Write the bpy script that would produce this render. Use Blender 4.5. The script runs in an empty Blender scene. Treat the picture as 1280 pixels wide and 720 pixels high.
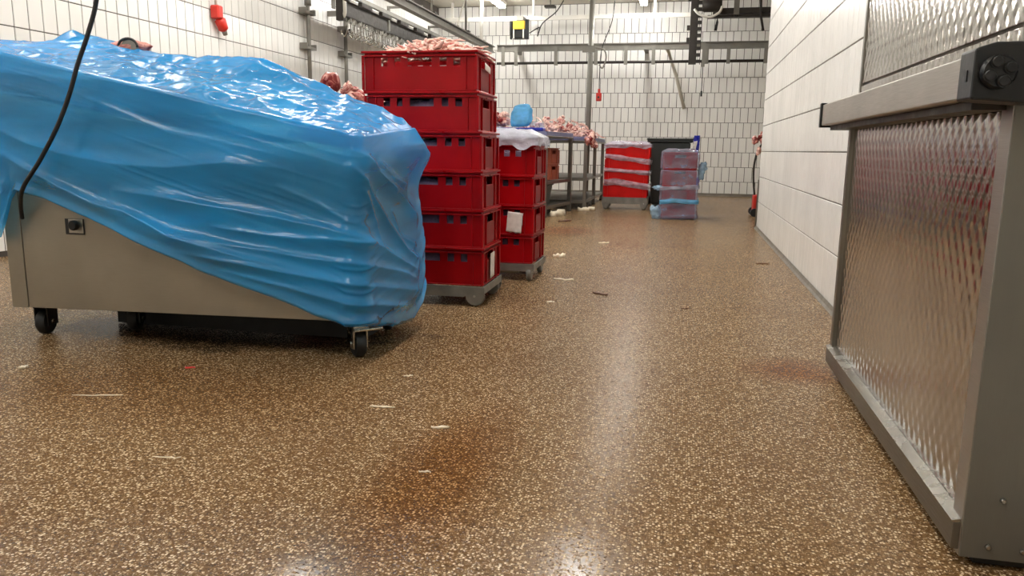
import bpy, bmesh, math, random
import numpy as np
from mathutils import Vector, Matrix
random.seed(7)
rng = np.random.default_rng(11)
S = bpy.context.scene
COL = S.collection

# ------------------------------------------------------------------ camera
YAW, PITCH, ROLL, CAM_H = 0.21625, 0.178744, 0.013, 0.75
cam = bpy.data.cameras.new('camera')
cam.sensor_width = 36.0
cam.lens = 962.0 / 1280.0 * 36.0
cam.clip_start = 0.02
co = bpy.data.objects.new('camera', cam)
COL.objects.link(co)
fw = Vector((-math.sin(YAW) * math.cos(PITCH), math.cos(YAW) * math.cos(PITCH), -math.sin(PITCH)))
r0 = Vector((math.cos(YAW), math.sin(YAW), 0))
u0 = r0.cross(fw)
rr = r0 * math.cos(ROLL) + u0 * math.sin(ROLL)
uu = -r0 * math.sin(ROLL) + u0 * math.cos(ROLL)
mw = Matrix((rr, uu, -fw)).transposed().to_4x4()
mw.translation = Vector((0, 0, CAM_H))
co.matrix_world = mw
S.camera = co

# ------------------------------------------------------------------ world and exposure
w = bpy.data.worlds.new('world')
S.world = w
w.use_nodes = True
w.node_tree.nodes['Background'].inputs[0].default_value = (0.8, 0.85, 0.9, 1)
w.node_tree.nodes['Background'].inputs[1].default_value = 0.02
S.view_settings.view_transform = 'Standard'
S.view_settings.look = 'None'
S.view_settings.gamma = 1
S.view_settings.use_curve_mapping = False
S.view_settings.exposure = 0.0
LAMP = 100.0            # emission of the ceiling tubes

# ------------------------------------------------------------------ helpers
def link(o):
    COL.objects.link(o)
    return o

class MB:
    """collects simple shapes; build() links them as one mesh object"""
    def __init__(self):
        self.v = []; self.f = []; self.sm = []
    def add(self, vs, fs, smooth=False):
        n = len(self.v)
        self.v += [tuple(p) for p in vs]
        self.f += [tuple(i + n for i in q) for q in fs]
        self.sm += [smooth] * len(fs)
        return self
    def box(self, x0, x1, y0, y1, z0, z1):
        vs = [(x0, y0, z0), (x1, y0, z0), (x1, y1, z0), (x0, y1, z0), (x0, y0, z1), (x1, y0, z1), (x1, y1, z1), (x0, y1, z1)]
        return self.add(vs, [(3, 2, 1, 0), (4, 5, 6, 7), (0, 1, 5, 4), (1, 2, 6, 5), (2, 3, 7, 6), (3, 0, 4, 7)])
    def cbox(self, x0, x1, y0, y1, z0, z1, c):
        """box with chamfered edges"""
        bm = bmesh.new()
        bmesh.ops.create_cube(bm, size=1)
        for v in bm.verts:
            v.co = Vector(((x0 + x1) / 2 + v.co.x * (x1 - x0), (y0 + y1) / 2 + v.co.y * (y1 - y0), (z0 + z1) / 2 + v.co.z * (z1 - z0)))
        bmesh.ops.bevel(bm, geom=bm.edges[:], offset=c, segments=1, affect='EDGES', profile=0.5)
        bm.verts.index_update()
        self.add([v.co[:] for v in bm.verts], [[v.index for v in f.verts] for f in bm.faces])
        bm.free()
        return self
    def prism(self, poly, axis, a0, a1):
        """extrude a 2-d polygon along an axis (0 x, 1 y, 2 z)"""
        def p(q, a):
            return {0: (a, q[0], q[1]), 1: (q[0], a, q[1]), 2: (q[0], q[1], a)}[axis]
        n = len(poly)
        vs = [p(q, a0) for q in poly] + [p(q, a1) for q in poly]
        fs = [tuple(range(n)), tuple(range(2 * n - 1, n - 1, -1))]
        for i in range(n):
            j = (i + 1) % n
            fs.append((i, i + n, j + n, j))
        return self.add(vs, fs)
    def tube(self, pts, r, n=10, caps=True):
        pts = [Vector(p) for p in pts]
        rs = r if isinstance(r, (list, tuple)) else [r] * len(pts)
        vs = []; fs = []
        up = None
        for i, p in enumerate(pts):
            t = (pts[min(i + 1, len(pts) - 1)] - pts[max(i - 1, 0)]).normalized()
            if up is None:
                up = t.orthogonal().normalized()
            else:
                up = (up - t * up.dot(t)).normalized()
            b = t.cross(up)
            for k in range(n):
                a = 2 * math.pi * k / n
                vs.append(p + up * math.cos(a) * rs[i] + b * math.sin(a) * rs[i])
        for i in range(len(pts) - 1):
            for k in range(n):
                k2 = (k + 1) % n
                fs.append((i * n + k, i * n + k2, (i + 1) * n + k2, (i + 1) * n + k))
        self.add(vs, fs, True)
        if caps:
            m = len(self.v) - len(vs)
            self.f.append(tuple(m + k for k in range(n - 1, -1, -1))); self.sm.append(False)
            e = m + (len(pts) - 1) * n
            self.f.append(tuple(e + k for k in range(n))); self.sm.append(False)
        return self
    def cyl(self, p0, p1, r, n=16, c=0.0):
        if c <= 0:
            return self.tube([p0, p1], r, n)
        p0 = Vector(p0); p1 = Vector(p1); d = (p1 - p0).normalized()
        return self.tube([p0, p0 + d * c * .02, p0 + d * c, p1 - d * c, p1 - d * c * .02, p1], [r - c, r - c, r, r, r - c, r - c], n)
    def build(self, name, mat, parent=None, bevel=0.0, fix=True):
        me = bpy.data.meshes.new(name)
        me.from_pydata(self.v, [], self.f)
        me.polygons.foreach_set('use_smooth', self.sm)
        if fix:
            bm = bmesh.new(); bm.from_mesh(me)
            bmesh.ops.recalc_face_normals(bm, faces=bm.faces[:])
            bm.to_mesh(me); bm.free()
        me.update()
        o = bpy.data.objects.new(name, me)
        me.materials.append(mat)
        link(o)
        if parent is not None:
            o.parent = parent
        if bevel > 0:
            b = o.modifiers.new('bevel', 'BEVEL'); b.width = bevel; b.segments = 2; b.limit_method = 'ANGLE'
        return o

def tag(o, label=None, cat=None, group=None, kind=None):
    if label: o['label'] = label
    if cat: o['category'] = cat
    if group: o['group'] = group
    if kind: o['kind'] = kind
    return o

def thing(name, label, cat, loc=(0, 0, 0), rz=0.0, group=None):
    o = bpy.data.objects.new(name, None)
    o.empty_display_size = 0.05
    link(o)
    o.location = loc
    o.rotation_euler = (0, 0, rz)
    return tag(o, label, cat, group)

def copy_tree(o, parent=None):
    c = o.copy()
    link(c)
    c.parent = parent
    for ch in list(o.children):
        copy_tree(ch, c)
    return c

def grid_mesh(name, P, mat, parent=None, wrap=False, smooth=True, solid=0.0):
    """P: rows x cols x 3 array to a sheet"""
    P = np.asarray(P); R, C = P.shape[:2]
    fs = []
    for i in range(R - 1):
        for j in range(C if wrap else C - 1):
            j2 = (j + 1) % C
            fs.append((i * C + j, i * C + j2, (i + 1) * C + j2, (i + 1) * C + j))
    me = bpy.data.meshes.new(name)
    me.from_pydata(P.reshape(-1, 3).tolist(), [], fs)
    me.polygons.foreach_set('use_smooth', [smooth] * len(fs))
    me.materials.append(mat)
    me.update()
    o = bpy.data.objects.new(name, me)
    link(o)
    if parent is not None: o.parent = parent
    if solid > 0:
        m = o.modifiers.new('thickness', 'SOLIDIFY'); m.thickness = solid; m.offset = 0
    return o

# value noise on arrays
_T = rng.random((256, 256))
def vnoise(x, y):
    x = np.asarray(x, float); y = np.asarray(y, float)
    xi = np.floor(x).astype(int); yi = np.floor(y).astype(int)
    fx = x - xi; fy = y - yi
    fx = fx * fx * fx * (fx * (fx * 6 - 15) + 10); fy = fy * fy * fy * (fy * (fy * 6 - 15) + 10)
    a = _T[xi % 256, yi % 256]; b = _T[(xi + 1) % 256, yi % 256]; c = _T[xi % 256, (yi + 1) % 256]; d = _T[(xi + 1) % 256, (yi + 1) % 256]
    return (a * (1 - fx) + b * fx) * (1 - fy) + (c * (1 - fx) + d * fx) * fy
def ridge(x, y):
    return 1 - np.abs(2 * vnoise(x, y) - 1)
def sstep(a, b, x):
    t = np.clip((x - a) / (b - a), 0, 1)
    return t * t * (3 - 2 * t)

# ------------------------------------------------------------------ materials
def srgb(r, g, b):
    f = lambda c: (c / 255 / 12.92) if c <= 10 else ((c / 255 + .055) / 1.055) ** 2.4
    return (f(r), f(g), f(b), 1)

class N:
    def __init__(self, name):
        self.m = bpy.data.materials.new(name); self.m.use_nodes = True
        self.t = self.m.node_tree; self.t.nodes.clear()
        self.out = self.t.nodes.new('ShaderNodeOutputMaterial')
    def n(self, typ, **kw):
        x = self.t.nodes.new('ShaderNode' + typ)
        for k, v in kw.items():
            if k.startswith('i_'):
                x.inputs[k[2:].replace('_', ' ')].default_value = v
            else:
                setattr(x, k, v)
        return x
    def l(self, a, b): self.t.links.new(a, b); return self
    def coord(self, kind='Object', scale=(1, 1, 1)):
        c = self.n('TexCoord'); mp = self.n('Mapping'); mp.inputs['Scale'].default_value = scale
        self.l(c.outputs[kind], mp.inputs[0]); return mp.outputs[0]
    def noise(self, vec, scale, detail=3, rough=.55, dist=0):
        x = self.n('TexNoise'); x.inputs['Scale'].default_value = scale; x.inputs['Detail'].default_value = detail
        x.inputs['Roughness'].default_value = rough; x.inputs['Distortion'].default_value = dist
        if vec is not None: self.l(vec, x.inputs['Vector'])
        return x.outputs['Fac']
    def ramp(self, fac, stops, interp='LINEAR'):
        x = self.n('ValToRGB'); x.color_ramp.interpolation = interp
        e = x.color_ramp.elements
        while len(e) < len(stops): e.new(.5)
        for i, (p, c) in enumerate(stops):
            e[i].position = p; e[i].color = c if len(c) == 4 else (*c, 1)
        self.l(fac, x.inputs[0]); return x.outputs[0]
    def mix(self, fac, a, b, mode='MIX'):
        x = self.n('Mix', data_type='RGBA', blend_type=mode)
        for s, v in ((0, fac), (6, a), (7, b)):
            if hasattr(v, 'is_output'): self.l(v, x.inputs[s])
            else: x.inputs[s].default_value = v
        return x.outputs[2]
    def mapr(self, v, a, b, c, d):
        x = self.n('MapRange'); self.l(v, x.inputs[0])
        for i, q in enumerate((a, b, c, d)): x.inputs[i + 1].default_value = q
        return x.outputs[0]
    def bump(self, h, strength=.3, dist=.01):
        x = self.n('Bump'); x.inputs['Strength'].default_value = strength; x.inputs['Distance'].default_value = dist
        self.l(h, x.inputs['Height']); return x.outputs[0]
    def pbsdf(self, color=None, rough=.5, metal=0., spec=.5, normal=None, coat=0., trans=0., sss=0.):
        p = self.n('BsdfPrincipled')
        for s, v in (('Base Color', color), ('Roughness', rough), ('Metallic', metal), ('Specular IOR Level', spec), ('Normal', normal), ('Coat Weight', coat), ('Transmission Weight', trans), ('Subsurface Weight', sss)):
            if v is None: continue
            if hasattr(v, 'is_output'): self.l(v, p.inputs[s])
            else: p.inputs[s].default_value = v
        return p
    def done(self, sh):
        self.l(sh.outputs[0] if not hasattr(sh, 'is_output') else sh, self.out.inputs[0]); return self.m

def m_simple(name, c, rough=.5, metal=0., var=.12, nscale=8, bump=0., bscale=60, spec=.5, coord='Object'):
    k = N(name); v = k.coord(coord)
    f = k.noise(v, nscale, 4)
    dark = tuple(q * (1 - var) for q in c[:3]) + (1,); lite = tuple(min(1, q * (1 + var)) for q in c[:3]) + (1,)
    col = k.ramp(f, [(.3, dark), (.7, lite)])
    rg = k.mapr(k.noise(v, nscale * 2.3, 3), .3, .7, max(.02, rough - .08), min(1, rough + .08))
    nm = k.bump(k.noise(v, bscale, 3), bump, .003) if bump > 0 else None
    return k.done(k.pbsdf(col, rg, metal, spec, nm))

def m_floor():
    k = N('quartz_resin_floor'); v = k.coord('Object')
    base = k.ramp(k.noise(v, 90, 3, .7), [(.3, srgb(62, 43, 23)), (.52, srgb(101, 75, 46)), (.72, srgb(132, 104, 70))])
    # flecks of pale quartz
    v1 = k.n('TexVoronoi', feature='F1'); v1.inputs['Scale'].default_value = 165; k.l(v, v1.inputs['Vector'])
    rnd = k.n('SeparateColor'); k.l(v1.outputs['Color'], rnd.inputs[0])
    near = k.mapr(v1.outputs['Distance'], .34, .52, 1, 0)
    pick = k.mapr(rnd.outputs[0], .48, .60, 0, 1)
    mul = k.n('Math', operation='MULTIPLY'); k.l(near, mul.inputs[0]); k.l(pick, mul.inputs[1])
    fleck = k.mix(rnd.outputs[1], srgb(160, 130, 94), srgb(228, 206, 172))
    c1 = k.mix(mul.outputs[0], base, fleck)
    v2 = k.n('TexVoronoi', feature='F1'); v2.inputs['Scale'].default_value = 260; k.l(v, v2.inputs['Vector'])
    r2 = k.n('SeparateColor'); k.l(v2.outputs['Color'], r2.inputs[0])
    p2 = k.n('Math', operation='MULTIPLY'); k.l(k.mapr(v2.outputs['Distance'], .2, .5, 1, 0), p2.inputs[0]); k.l(k.mapr(r2.outputs[0], .55, .7, 0, .75), p2.inputs[1])
    c2 = k.mix(p2.outputs[0], c1, srgb(186, 160, 126))
    # brown dried stains and broader tinted patches
    st = k.noise(v, 1.5, 4, .6)
    c3 = k.mix(k.mapr(st, .50, .75, 0, .35), c2, srgb(92, 62, 34), 'MIX')
    def spot(cx, cy, sx, sy, amt, colr, src, rot=0.):
        mp = k.n('Mapping', vector_type='POINT')
        mp.inputs['Location'].default_value = (-cx / sx, -cy / sy, 0); mp.inputs['Scale'].default_value = (1 / sx, 1 / sy, 0)
        nd = k.n('Mix', data_type='RGBA', blend_type='ADD'); nd.inputs[0].default_value = .12
        tn = k.n('TexNoise'); tn.inputs['Scale'].default_value = 5; tn.inputs['Detail'].default_value = 4
        k.l(v, tn.inputs['Vector']); k.l(v, nd.inputs[6]); k.l(tn.outputs['Color'], nd.inputs[7])
        k.l(nd.outputs[2], mp.inputs[0])
        ln = k.n('VectorMath', operation='LENGTH'); k.l(mp.outputs[0], ln.inputs[0])
        f = k.mapr(ln.outputs['Value'], .3, 1., amt, 0)
        return k.mix(f, src, colr, 'MULTIPLY')
    c4 = spot(-.46, 1.66, .20, .66, .8, srgb(206, 172, 118), c3)
    c5 = spot(.46, 2.80, .22, .20, .9, srgb(214, 160, 84), c4)
    c5 = spot(-1.50, 2.05, .9, .40, .6, srgb(196, 170, 132), c5)  # broad darker, browner area in front of the machine
    c5 = spot(-1.0, 7.2, .45, .5, .6, srgb(225, 150, 140), c5)
    # wetness: broad patches of low gloss variation plus a slick near the cart
    wet = k.noise(v, 1.3, 3, .5)
    rough = k.mapr(wet, .35, .65, .235, .265)
    m0 = k.n('Mapping'); m0.inputs['Location'].default_value = (.42 / .95, -.95 / .5, 0); m0.inputs['Scale'].default_value = (1 / .95, 1 / .5, 0); k.l(v, m0.inputs[0])
    l0 = k.n('VectorMath', operation='LENGTH'); k.l(m0.outputs[0], l0.inputs[0])
    wm = k.n('Mix', data_type='FLOAT'); k.l(k.mapr(l0.outputs['Value'], .45, 1.1, 1, 0), wm.inputs[0]); k.l(rough, wm.inputs[2]); wm.inputs[3].default_value = .16
    rough = wm.outputs[0]
    sheen = k.mapr(l0.outputs['Value'], .45, 1.05, .42, .05)
    grain = k.n('Math', operation='ADD')
    k.l(k.mapr(v1.outputs['Distance'], .0, .5, 1, 0), grain.inputs[0]); grain.inputs[1].default_value = 0
    nm = k.bump(grain.outputs[0], .45, .002)
    # wet slick under the machine, its colour darkened further for the shade there
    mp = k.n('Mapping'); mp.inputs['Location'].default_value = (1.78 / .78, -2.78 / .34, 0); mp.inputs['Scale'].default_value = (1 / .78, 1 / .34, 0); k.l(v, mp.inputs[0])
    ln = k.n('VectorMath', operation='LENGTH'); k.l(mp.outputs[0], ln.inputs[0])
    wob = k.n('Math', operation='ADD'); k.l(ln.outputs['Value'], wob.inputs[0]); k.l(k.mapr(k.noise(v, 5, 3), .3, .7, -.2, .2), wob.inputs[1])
    slick_shade = k.mapr(wob.outputs[0], .5, 1.05, 1, 0)
    c5 = k.mix(slick_shade, c5, srgb(196, 190, 186), 'MULTIPLY')
    c5 = k.mix(slick_shade, c5, srgb(150, 150, 150), 'MULTIPLY')
    rm = k.n('Mix', data_type='FLOAT'); k.l(slick_shade, rm.inputs[0]); k.l(rough, rm.inputs[2]); rm.inputs[3].default_value = .12
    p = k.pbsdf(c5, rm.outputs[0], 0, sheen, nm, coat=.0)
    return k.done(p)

def m_tile(name, c, rough=.16):
    k = N(name)
    oi = k.n('ObjectInfo'); v = k.coord('Object')
    g = k.n('NewGeometry')
    f = k.noise(g.outputs['Position'], 2.0, 4)
    a = k.ramp(f, [(.3, tuple(q * .93 for q in c[:3])), (.7, c[:3])])
    rn = k.mapr(oi.outputs['Random'], 0, 1, .95, 1.0)
    h = k.n('HueSaturation'); k.l(a, h.inputs['Color']); k.l(rn, h.inputs['Value'])
    nm = k.bump(k.noise(g.outputs['Position'], 14, 2), .10, .004)
    return k.done(k.pbsdf(h.outputs[0], k.mapr(f, .3, .7, rough - .03, rough + .02), 0, .4, nm))

def m_film(name, c, tint, dens=.55, rough=.22, crinkle=.35, scale=24, trans=.35, stretch=(1, 1, 1.6), rot=(0, 0, 0)):
    """thin plastic film: part see-through, part coloured haze, glossy skin"""
    k = N(name); g = k.n('NewGeometry')
    mp = k.n('Mapping'); k.l(g.outputs['Position'], mp.inputs[0]); mp.inputs['Scale'].default_value = stretch; mp.inputs['Rotation'].default_value = rot
    a = k.noise(mp.outputs[0], scale, 4, .6, .6); b = k.noise(mp.outputs[0], scale * .22, 3, .5)
    rid = k.n('Math', operation='ABSOLUTE'); sub = k.n('Math', operation='SUBTRACT'); k.l(a, sub.inputs[0]); sub.inputs[1].default_value = .5; k.l(sub.outputs[0], rid.inputs[0])
    nm = k.bump(k.mapr(rid.outputs[0], 0, .2, 1, 0), crinkle, .006)
    dark = tuple(q * .78 for q in c[:3]) + (1,)
    col = k.mix(k.mapr(b, .35, .65, 0, 1), dark, c)
    p = k.pbsdf(col, rough, 0, .5, nm)
    tl = k.n('BsdfTranslucent'); k.l(col, tl.inputs[0])
    m1 = k.n('MixShader'); m1.inputs[0].default_value = trans; k.l(p.outputs[0], m1.inputs[1]); k.l(tl.outputs[0], m1.inputs[2])
    tr = k.n('BsdfTransparent'); tr.inputs[0].default_value = tint
    m2 = k.n('MixShader'); k.l(k.mapr(b, .3, .7, dens - .12, min(1, dens + .12)), m2.inputs[0]); k.l(tr.outputs[0], m2.inputs[1]); k.l(m1.outputs[0], m2.inputs[2])
    gl = k.n('BsdfGlossy'); gl.inputs['Roughness'].default_value = rough; k.l(nm, gl.inputs['Normal'])
    fr = k.n('Fresnel'); fr.inputs[0].default_value = 1.5; k.l(nm, fr.inputs['Normal'])
    m3 = k.n('MixShader'); hf = k.n('Math', operation='MULTIPLY'); k.l(fr.outputs[0], hf.inputs[0]); hf.inputs[1].default_value = .45; k.l(hf.outputs[0], m3.inputs[0]); k.l(m2.outputs[0], m3.inputs[1]); k.l(gl.outputs[0], m3.inputs[2])
    return k.done(m3)

def m_plastic_red(name, c, rough=.32):
    k = N(name); oi = k.n('ObjectInfo'); v = k.coord('Object')
    f = k.noise(v, 9, 4)
    col = k.ramp(f, [(.3, tuple(q * .75 for q in c[:3])), (.75, c[:3])])
    h = k.n('HueSaturation'); k.l(col, h.inputs['Color']); k.l(k.mapr(oi.outputs['Random'], 0, 1, .85, 1.1), h.inputs['Value'])
    sc = k.noise(k.coord('Object', (1, 1, 14)), 22, 3)
    c2 = k.mix(k.mapr(sc, .72, .84, 0, .08), h.outputs[0], srgb(205, 100, 95))
    return k.done(k.pbsdf(c2, k.mapr(f, .3, .7, rough - .06, rough + .1), 0, .22, k.bump(k.noise(v, 120, 2), .05, .002)))

def m_meat(name, lean, fat, bias=.5):
    k = N(name); oi = k.n('ObjectInfo'); v = k.coord('Object')
    add = k.n('VectorMath', operation='ADD'); k.l(v, add.inputs[0]); k.l(oi.outputs['Random'], add.inputs[1])
    sc = k.n('VectorMath', operation='MULTIPLY'); k.l(add.outputs[0], sc.inputs[0]); sc.inputs[1].default_value = (1, 1, 1)
    f = k.noise(sc.outputs[0], 26, 4, .6, 1.2)
    s = k.n('Math', operation='ADD'); k.l(f, s.inputs[0]); k.l(k.mapr(oi.outputs['Random'], 0, 1, -.14, .14), s.inputs[1])
    col = k.ramp(s.outputs[0], [(bias - .12, lean), (bias, tuple((a + b) / 2 for a, b in zip(lean[:3], fat[:3]))), (bias + .10, fat)])
    p = k.pbsdf(col, .3, 0, .5, k.bump(f, .4, .004))
    return k.done(p)

def m_embossed():
    """stainless sheet rolled with an upright ripple pattern"""
    k = N('embossed_stainless')
    sp = k.n('SeparateXYZ'); wv = k.n('Mix', data_type='VECTOR'); wv.inputs[0].default_value = .006
    tn = k.n('TexNoise'); tn.inputs['Scale'].default_value = 16; v = k.coord('Object'); k.l(v, tn.inputs['Vector'])
    k.l(v, wv.inputs[4]); k.l(tn.outputs['Color'], wv.inputs[5]); k.l(wv.outputs[1], sp.inputs[0])
    def mth(op, a, b=None):
        m = k.n('Math', operation=op)
        for q, w_ in enumerate((a, b)):
            if w_ is None: continue
            if hasattr(w_, 'is_output'): k.l(w_, m.inputs[q])
            else: m.inputs[q].default_value = w_
        return m.outputs[0]
    py = mth('MULTIPLY', sp.outputs[1], 2 * math.pi / .042); pz = mth('MULTIPLY', sp.outputs[2], 2 * math.pi / .060)
    h = mth('ADD', mth('SINE', mth('ADD', py, pz)), mth('SINE', mth('SUBTRACT', py, pz)))
    h = mth('ADD', h, mth('MULTIPLY', k.noise(v, 60, 2), .9))
    nm = k.bump(h, .8, .00042)
    gr = k.noise(k.coord('Object'), 2.2, 4)
    col = k.ramp(gr, [(.3, srgb(176, 170, 162)), (.7, srgb(205, 201, 194))])
    return k.done(k.pbsdf(col, k.mapr(gr, .3, .7, .13, .22), 1., .5, nm))

def m_brushed(name, c, rough=.35, stretch=(1, 1, 40), metal=1.):
    k = N(name); f = k.noise(k.coord('Object', stretch), 14, 3)
    g = k.noise(k.coord('Object'), 3, 4)
    col = k.ramp(g, [(.3, tuple(q * .8 for q in c[:3])), (.7, c[:3])])
    return k.done(k.pbsdf(col, k.mapr(f, .3, .7, rough - .06, rough + .1), metal, .5, k.bump(f, .06, .002)))

def m_emit(name, c, s):
    k = N(name); e = k.n('Emission'); e.inputs[0].default_value = c; e.inputs[1].default_value = s
    return k.done(e)

M = {}
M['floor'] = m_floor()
M['tile'] = m_tile('glazed_white_tile', srgb(236, 234, 229), .24)
M['grout'] = m_simple('dark_grout', srgb(66, 60, 54), .85, var=.2, nscale=3)
M['grout_pale'] = m_simple('grey_grout', srgb(96, 90, 82), .85, var=.2, nscale=3)
M['ceil'] = m_simple('ceiling_panel', srgb(205, 200, 186), .6, var=.04, nscale=1)
M['plaster'] = m_simple('painted_wall', srgb(214, 209, 196), .5, var=.05, nscale=1)
M['skirt'] = m_simple('grey_cove', srgb(104, 96, 84), .5, var=.2, nscale=12)
M['emboss'] = m_embossed()
M['alu'] = m_brushed('satin_aluminium', srgb(176, 170, 160), .38, (1, 1, 40), .9)
M['steel'] = m_brushed('grey_steel', srgb(138, 134, 126), .38)
M['cartsteel'] = m_brushed('cart_stainless', srgb(158, 150, 136), .42, (1, 1, 30), .75)
M['galv'] = m_simple('galvanised_steel', srgb(128, 126, 120), .45, .55, var=.2, nscale=14)
M['endplate'] = m_brushed('dull_steel_plate', srgb(112, 108, 98), .45, (40, 40, 1), .35)
M['darkmetal'] = m_simple('dark_painted_steel', srgb(48, 43, 38), .5, .3, var=.25, nscale=10)
M['beam'] = m_simple('grey_galvanised_beam', srgb(122, 119, 111), .5, .3, var=.12, nscale=5)
M['whitepipe'] = m_simple('white_pipe', srgb(214, 210, 200), .4, var=.06)
M['black'] = m_simple('black_plastic', srgb(15, 15, 15), .38, var=.2, bump=.1, spec=.35)
M['bin'] = m_simple('black_bin_plastic', srgb(34, 38, 36), .5, var=.15)
M['rubber'] = m_simple('black_rubber', srgb(20, 20, 21), .55, var=.2)
M['wheelgrey'] = m_simple('grey_nylon_wheel', srgb(118, 116, 110), .45, var=.15, nscale=30)
M['red'] = m_plastic_red('red_crate_plastic', srgb(160, 0, 10))
M['redpanel'] = m_plastic_red('scuffed_red_plastic', srgb(140, 48, 50), .5)
M['redbright'] = m_plastic_red('bright_red_crate_plastic', srgb(206, 12, 8))
M['brownplastic'] = m_plastic_red('brown_crate_plastic', srgb(150, 78, 58), .45)
M['orangeboard'] = m_simple('orange_board', srgb(196, 112, 84), .5)
M['greybin'] = m_simple('grey_green_plastic', srgb(92, 100, 96), .5)
M['blueboard'] = m_simple('blue_board', srgb(22, 38, 150), .4)
M['tableblue'] = m_simple('grey_blue_board', srgb(104, 106, 140), .45)
M['film'] = m_film('blue_film', srgb(20, 172, 255), (.47, .82, .97, 1), .56, .26, .13, 10, .25, (.55, .55, 3.2), (0, .22, 0))
M['filmbag'] = m_film('light_blue_film', srgb(112, 200, 250), (.6, .85, .97, 1), .85, .25, .4, 40, .4)
M['clear'] = m_film('clear_film', srgb(222, 222, 242), (.92, .92, .96, 1), .46, .2, .5, 55, .2)
M['wrap'] = m_film('stretch_wrap', srgb(186, 192, 222), (.90, .91, .96, 1), .28, .2, .6, 45, .15)
M['wrapload'] = m_simple('lilac_meat_bag', srgb(120, 104, 128), .25, var=.4, nscale=14)
M['milky'] = m_film('milky_film', srgb(226, 230, 246), (.9, .92, .97, 1), .74, .25, .5, 40, .15)
M['tail'] = m_film('pale_blue_film', srgb(176, 212, 240), (.85, .93, .98, 1), .55, .22, .6, 60, .2)
M['bluebag'] = m_simple('dark_blue_film', srgb(34, 44, 176), .3)
M['paper'] = m_simple('white_paper', srgb(214, 204, 198), .7, var=.1, nscale=40)
M['yellow'] = m_simple('yellow_plastic', srgb(216, 178, 40), .4)
M['redplug'] = m_simple('red_plug_plastic', srgb(192, 40, 26), .4)
M['meat'] = m_meat('pink_trimmings', srgb(186, 84, 76)[:3], srgb(242, 204, 190)[:3], .38)
M['meatmix'] = m_meat('mixed_trimmings', srgb(150, 44, 42)[:3], srgb(238, 198, 182)[:3], .47)
M['meatred'] = m_meat('lean_meat', srgb(120, 22, 22)[:3], srgb(206, 140, 126)[:3], .56)
M['lamp'] = m_emit('lit_tube', (1, .985, .95, 1), LAMP)
M['chrome'] = m_simple('zinc_plated', srgb(190, 188, 182), .25, 1., var=.1)
M['scrap'] = m_simple('pale_fat_scrap', srgb(226, 212, 186), .5, var=.1, nscale=40)
M['scrapred'] = m_simple('red_scrap', srgb(206, 40, 34), .4, nscale=40)
M['leaf'] = m_simple('brown_scrap', srgb(92, 58, 36), .6, nscale=40)
M['white'] = m_simple('white_plastic', srgb(216, 212, 204), .45, var=.05)
M['rope'] = m_simple('white_cord', srgb(206, 202, 190), .7, var=.1, nscale=60)

# ------------------------------------------------------------------ the room
XL, XR, YB, YN, ZC = -4.39, 0.727, 13.63, -2.2, 3.19
YR = 8.06                     # where the right wall ends
XR2 = 2.6                     # recess behind it
TW, TH = 0.1235, 0.245
def struct(name, mb, mat, label, cat):
    o = mb.build(name, mat)
    return tag(o, label, cat, kind='structure')

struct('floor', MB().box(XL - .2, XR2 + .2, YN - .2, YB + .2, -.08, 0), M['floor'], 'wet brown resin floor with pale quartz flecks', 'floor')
struct('ceiling', MB().box(XL - .2, XR2 + .2, YN - .2, YB + .2, ZC, ZC + .1), M['ceil'], 'plain off white ceiling above the tiled walls', 'ceiling')
wall_left = struct('wall_left', MB().box(XL - .2, XL - .006, YN - .2, YB + .2, 0, ZC), M['grout'], 'white tiled wall with dark joints on the left side', 'wall')
wall_back = struct('wall_back', MB().box(XL - .006, XR2 + .006, YB + .006, YB + .2, 0, ZC), M['grout'], 'white tiled wall with dark joints at the far end', 'wall')
wall_right = struct('wall_right', MB().box(XR + .006, XR + .22, YN, YR, 0, ZC), M['grout_pale'], 'white tiled wall on the right ending at an outer corner', 'wall')
struct('wall_recess', MB().box(XR2 + .006, XR2 + .2, YR - .3, YB, 0, ZC), M['plaster'], 'plain wall hidden behind the right tiled wall', 'wall')
struct('wall_recess_near', MB().box(XR + .22, XR2 + .2, YR - .4, YR - .3, 0, ZC), M['plaster'], 'plain return wall hidden behind the right tiled wall', 'wall')
struct('wall_near', MB().box(XL - .006, XR + .006, YN - .2, YN, 0, ZC), M['plaster'], 'plain wall behind the viewer', 'wall')

def in_view(p):
    d = Vector(p) - Vector((0, 0, CAM_H)); z = d.dot(fw)
    if z < .2: return None
    x = 640 + 962 * d.dot(rr) / z; y = 360 - 962 * d.dot(uu) / z
    return z if (-12 < x < 1292 and -12 < y < 720) else None

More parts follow.
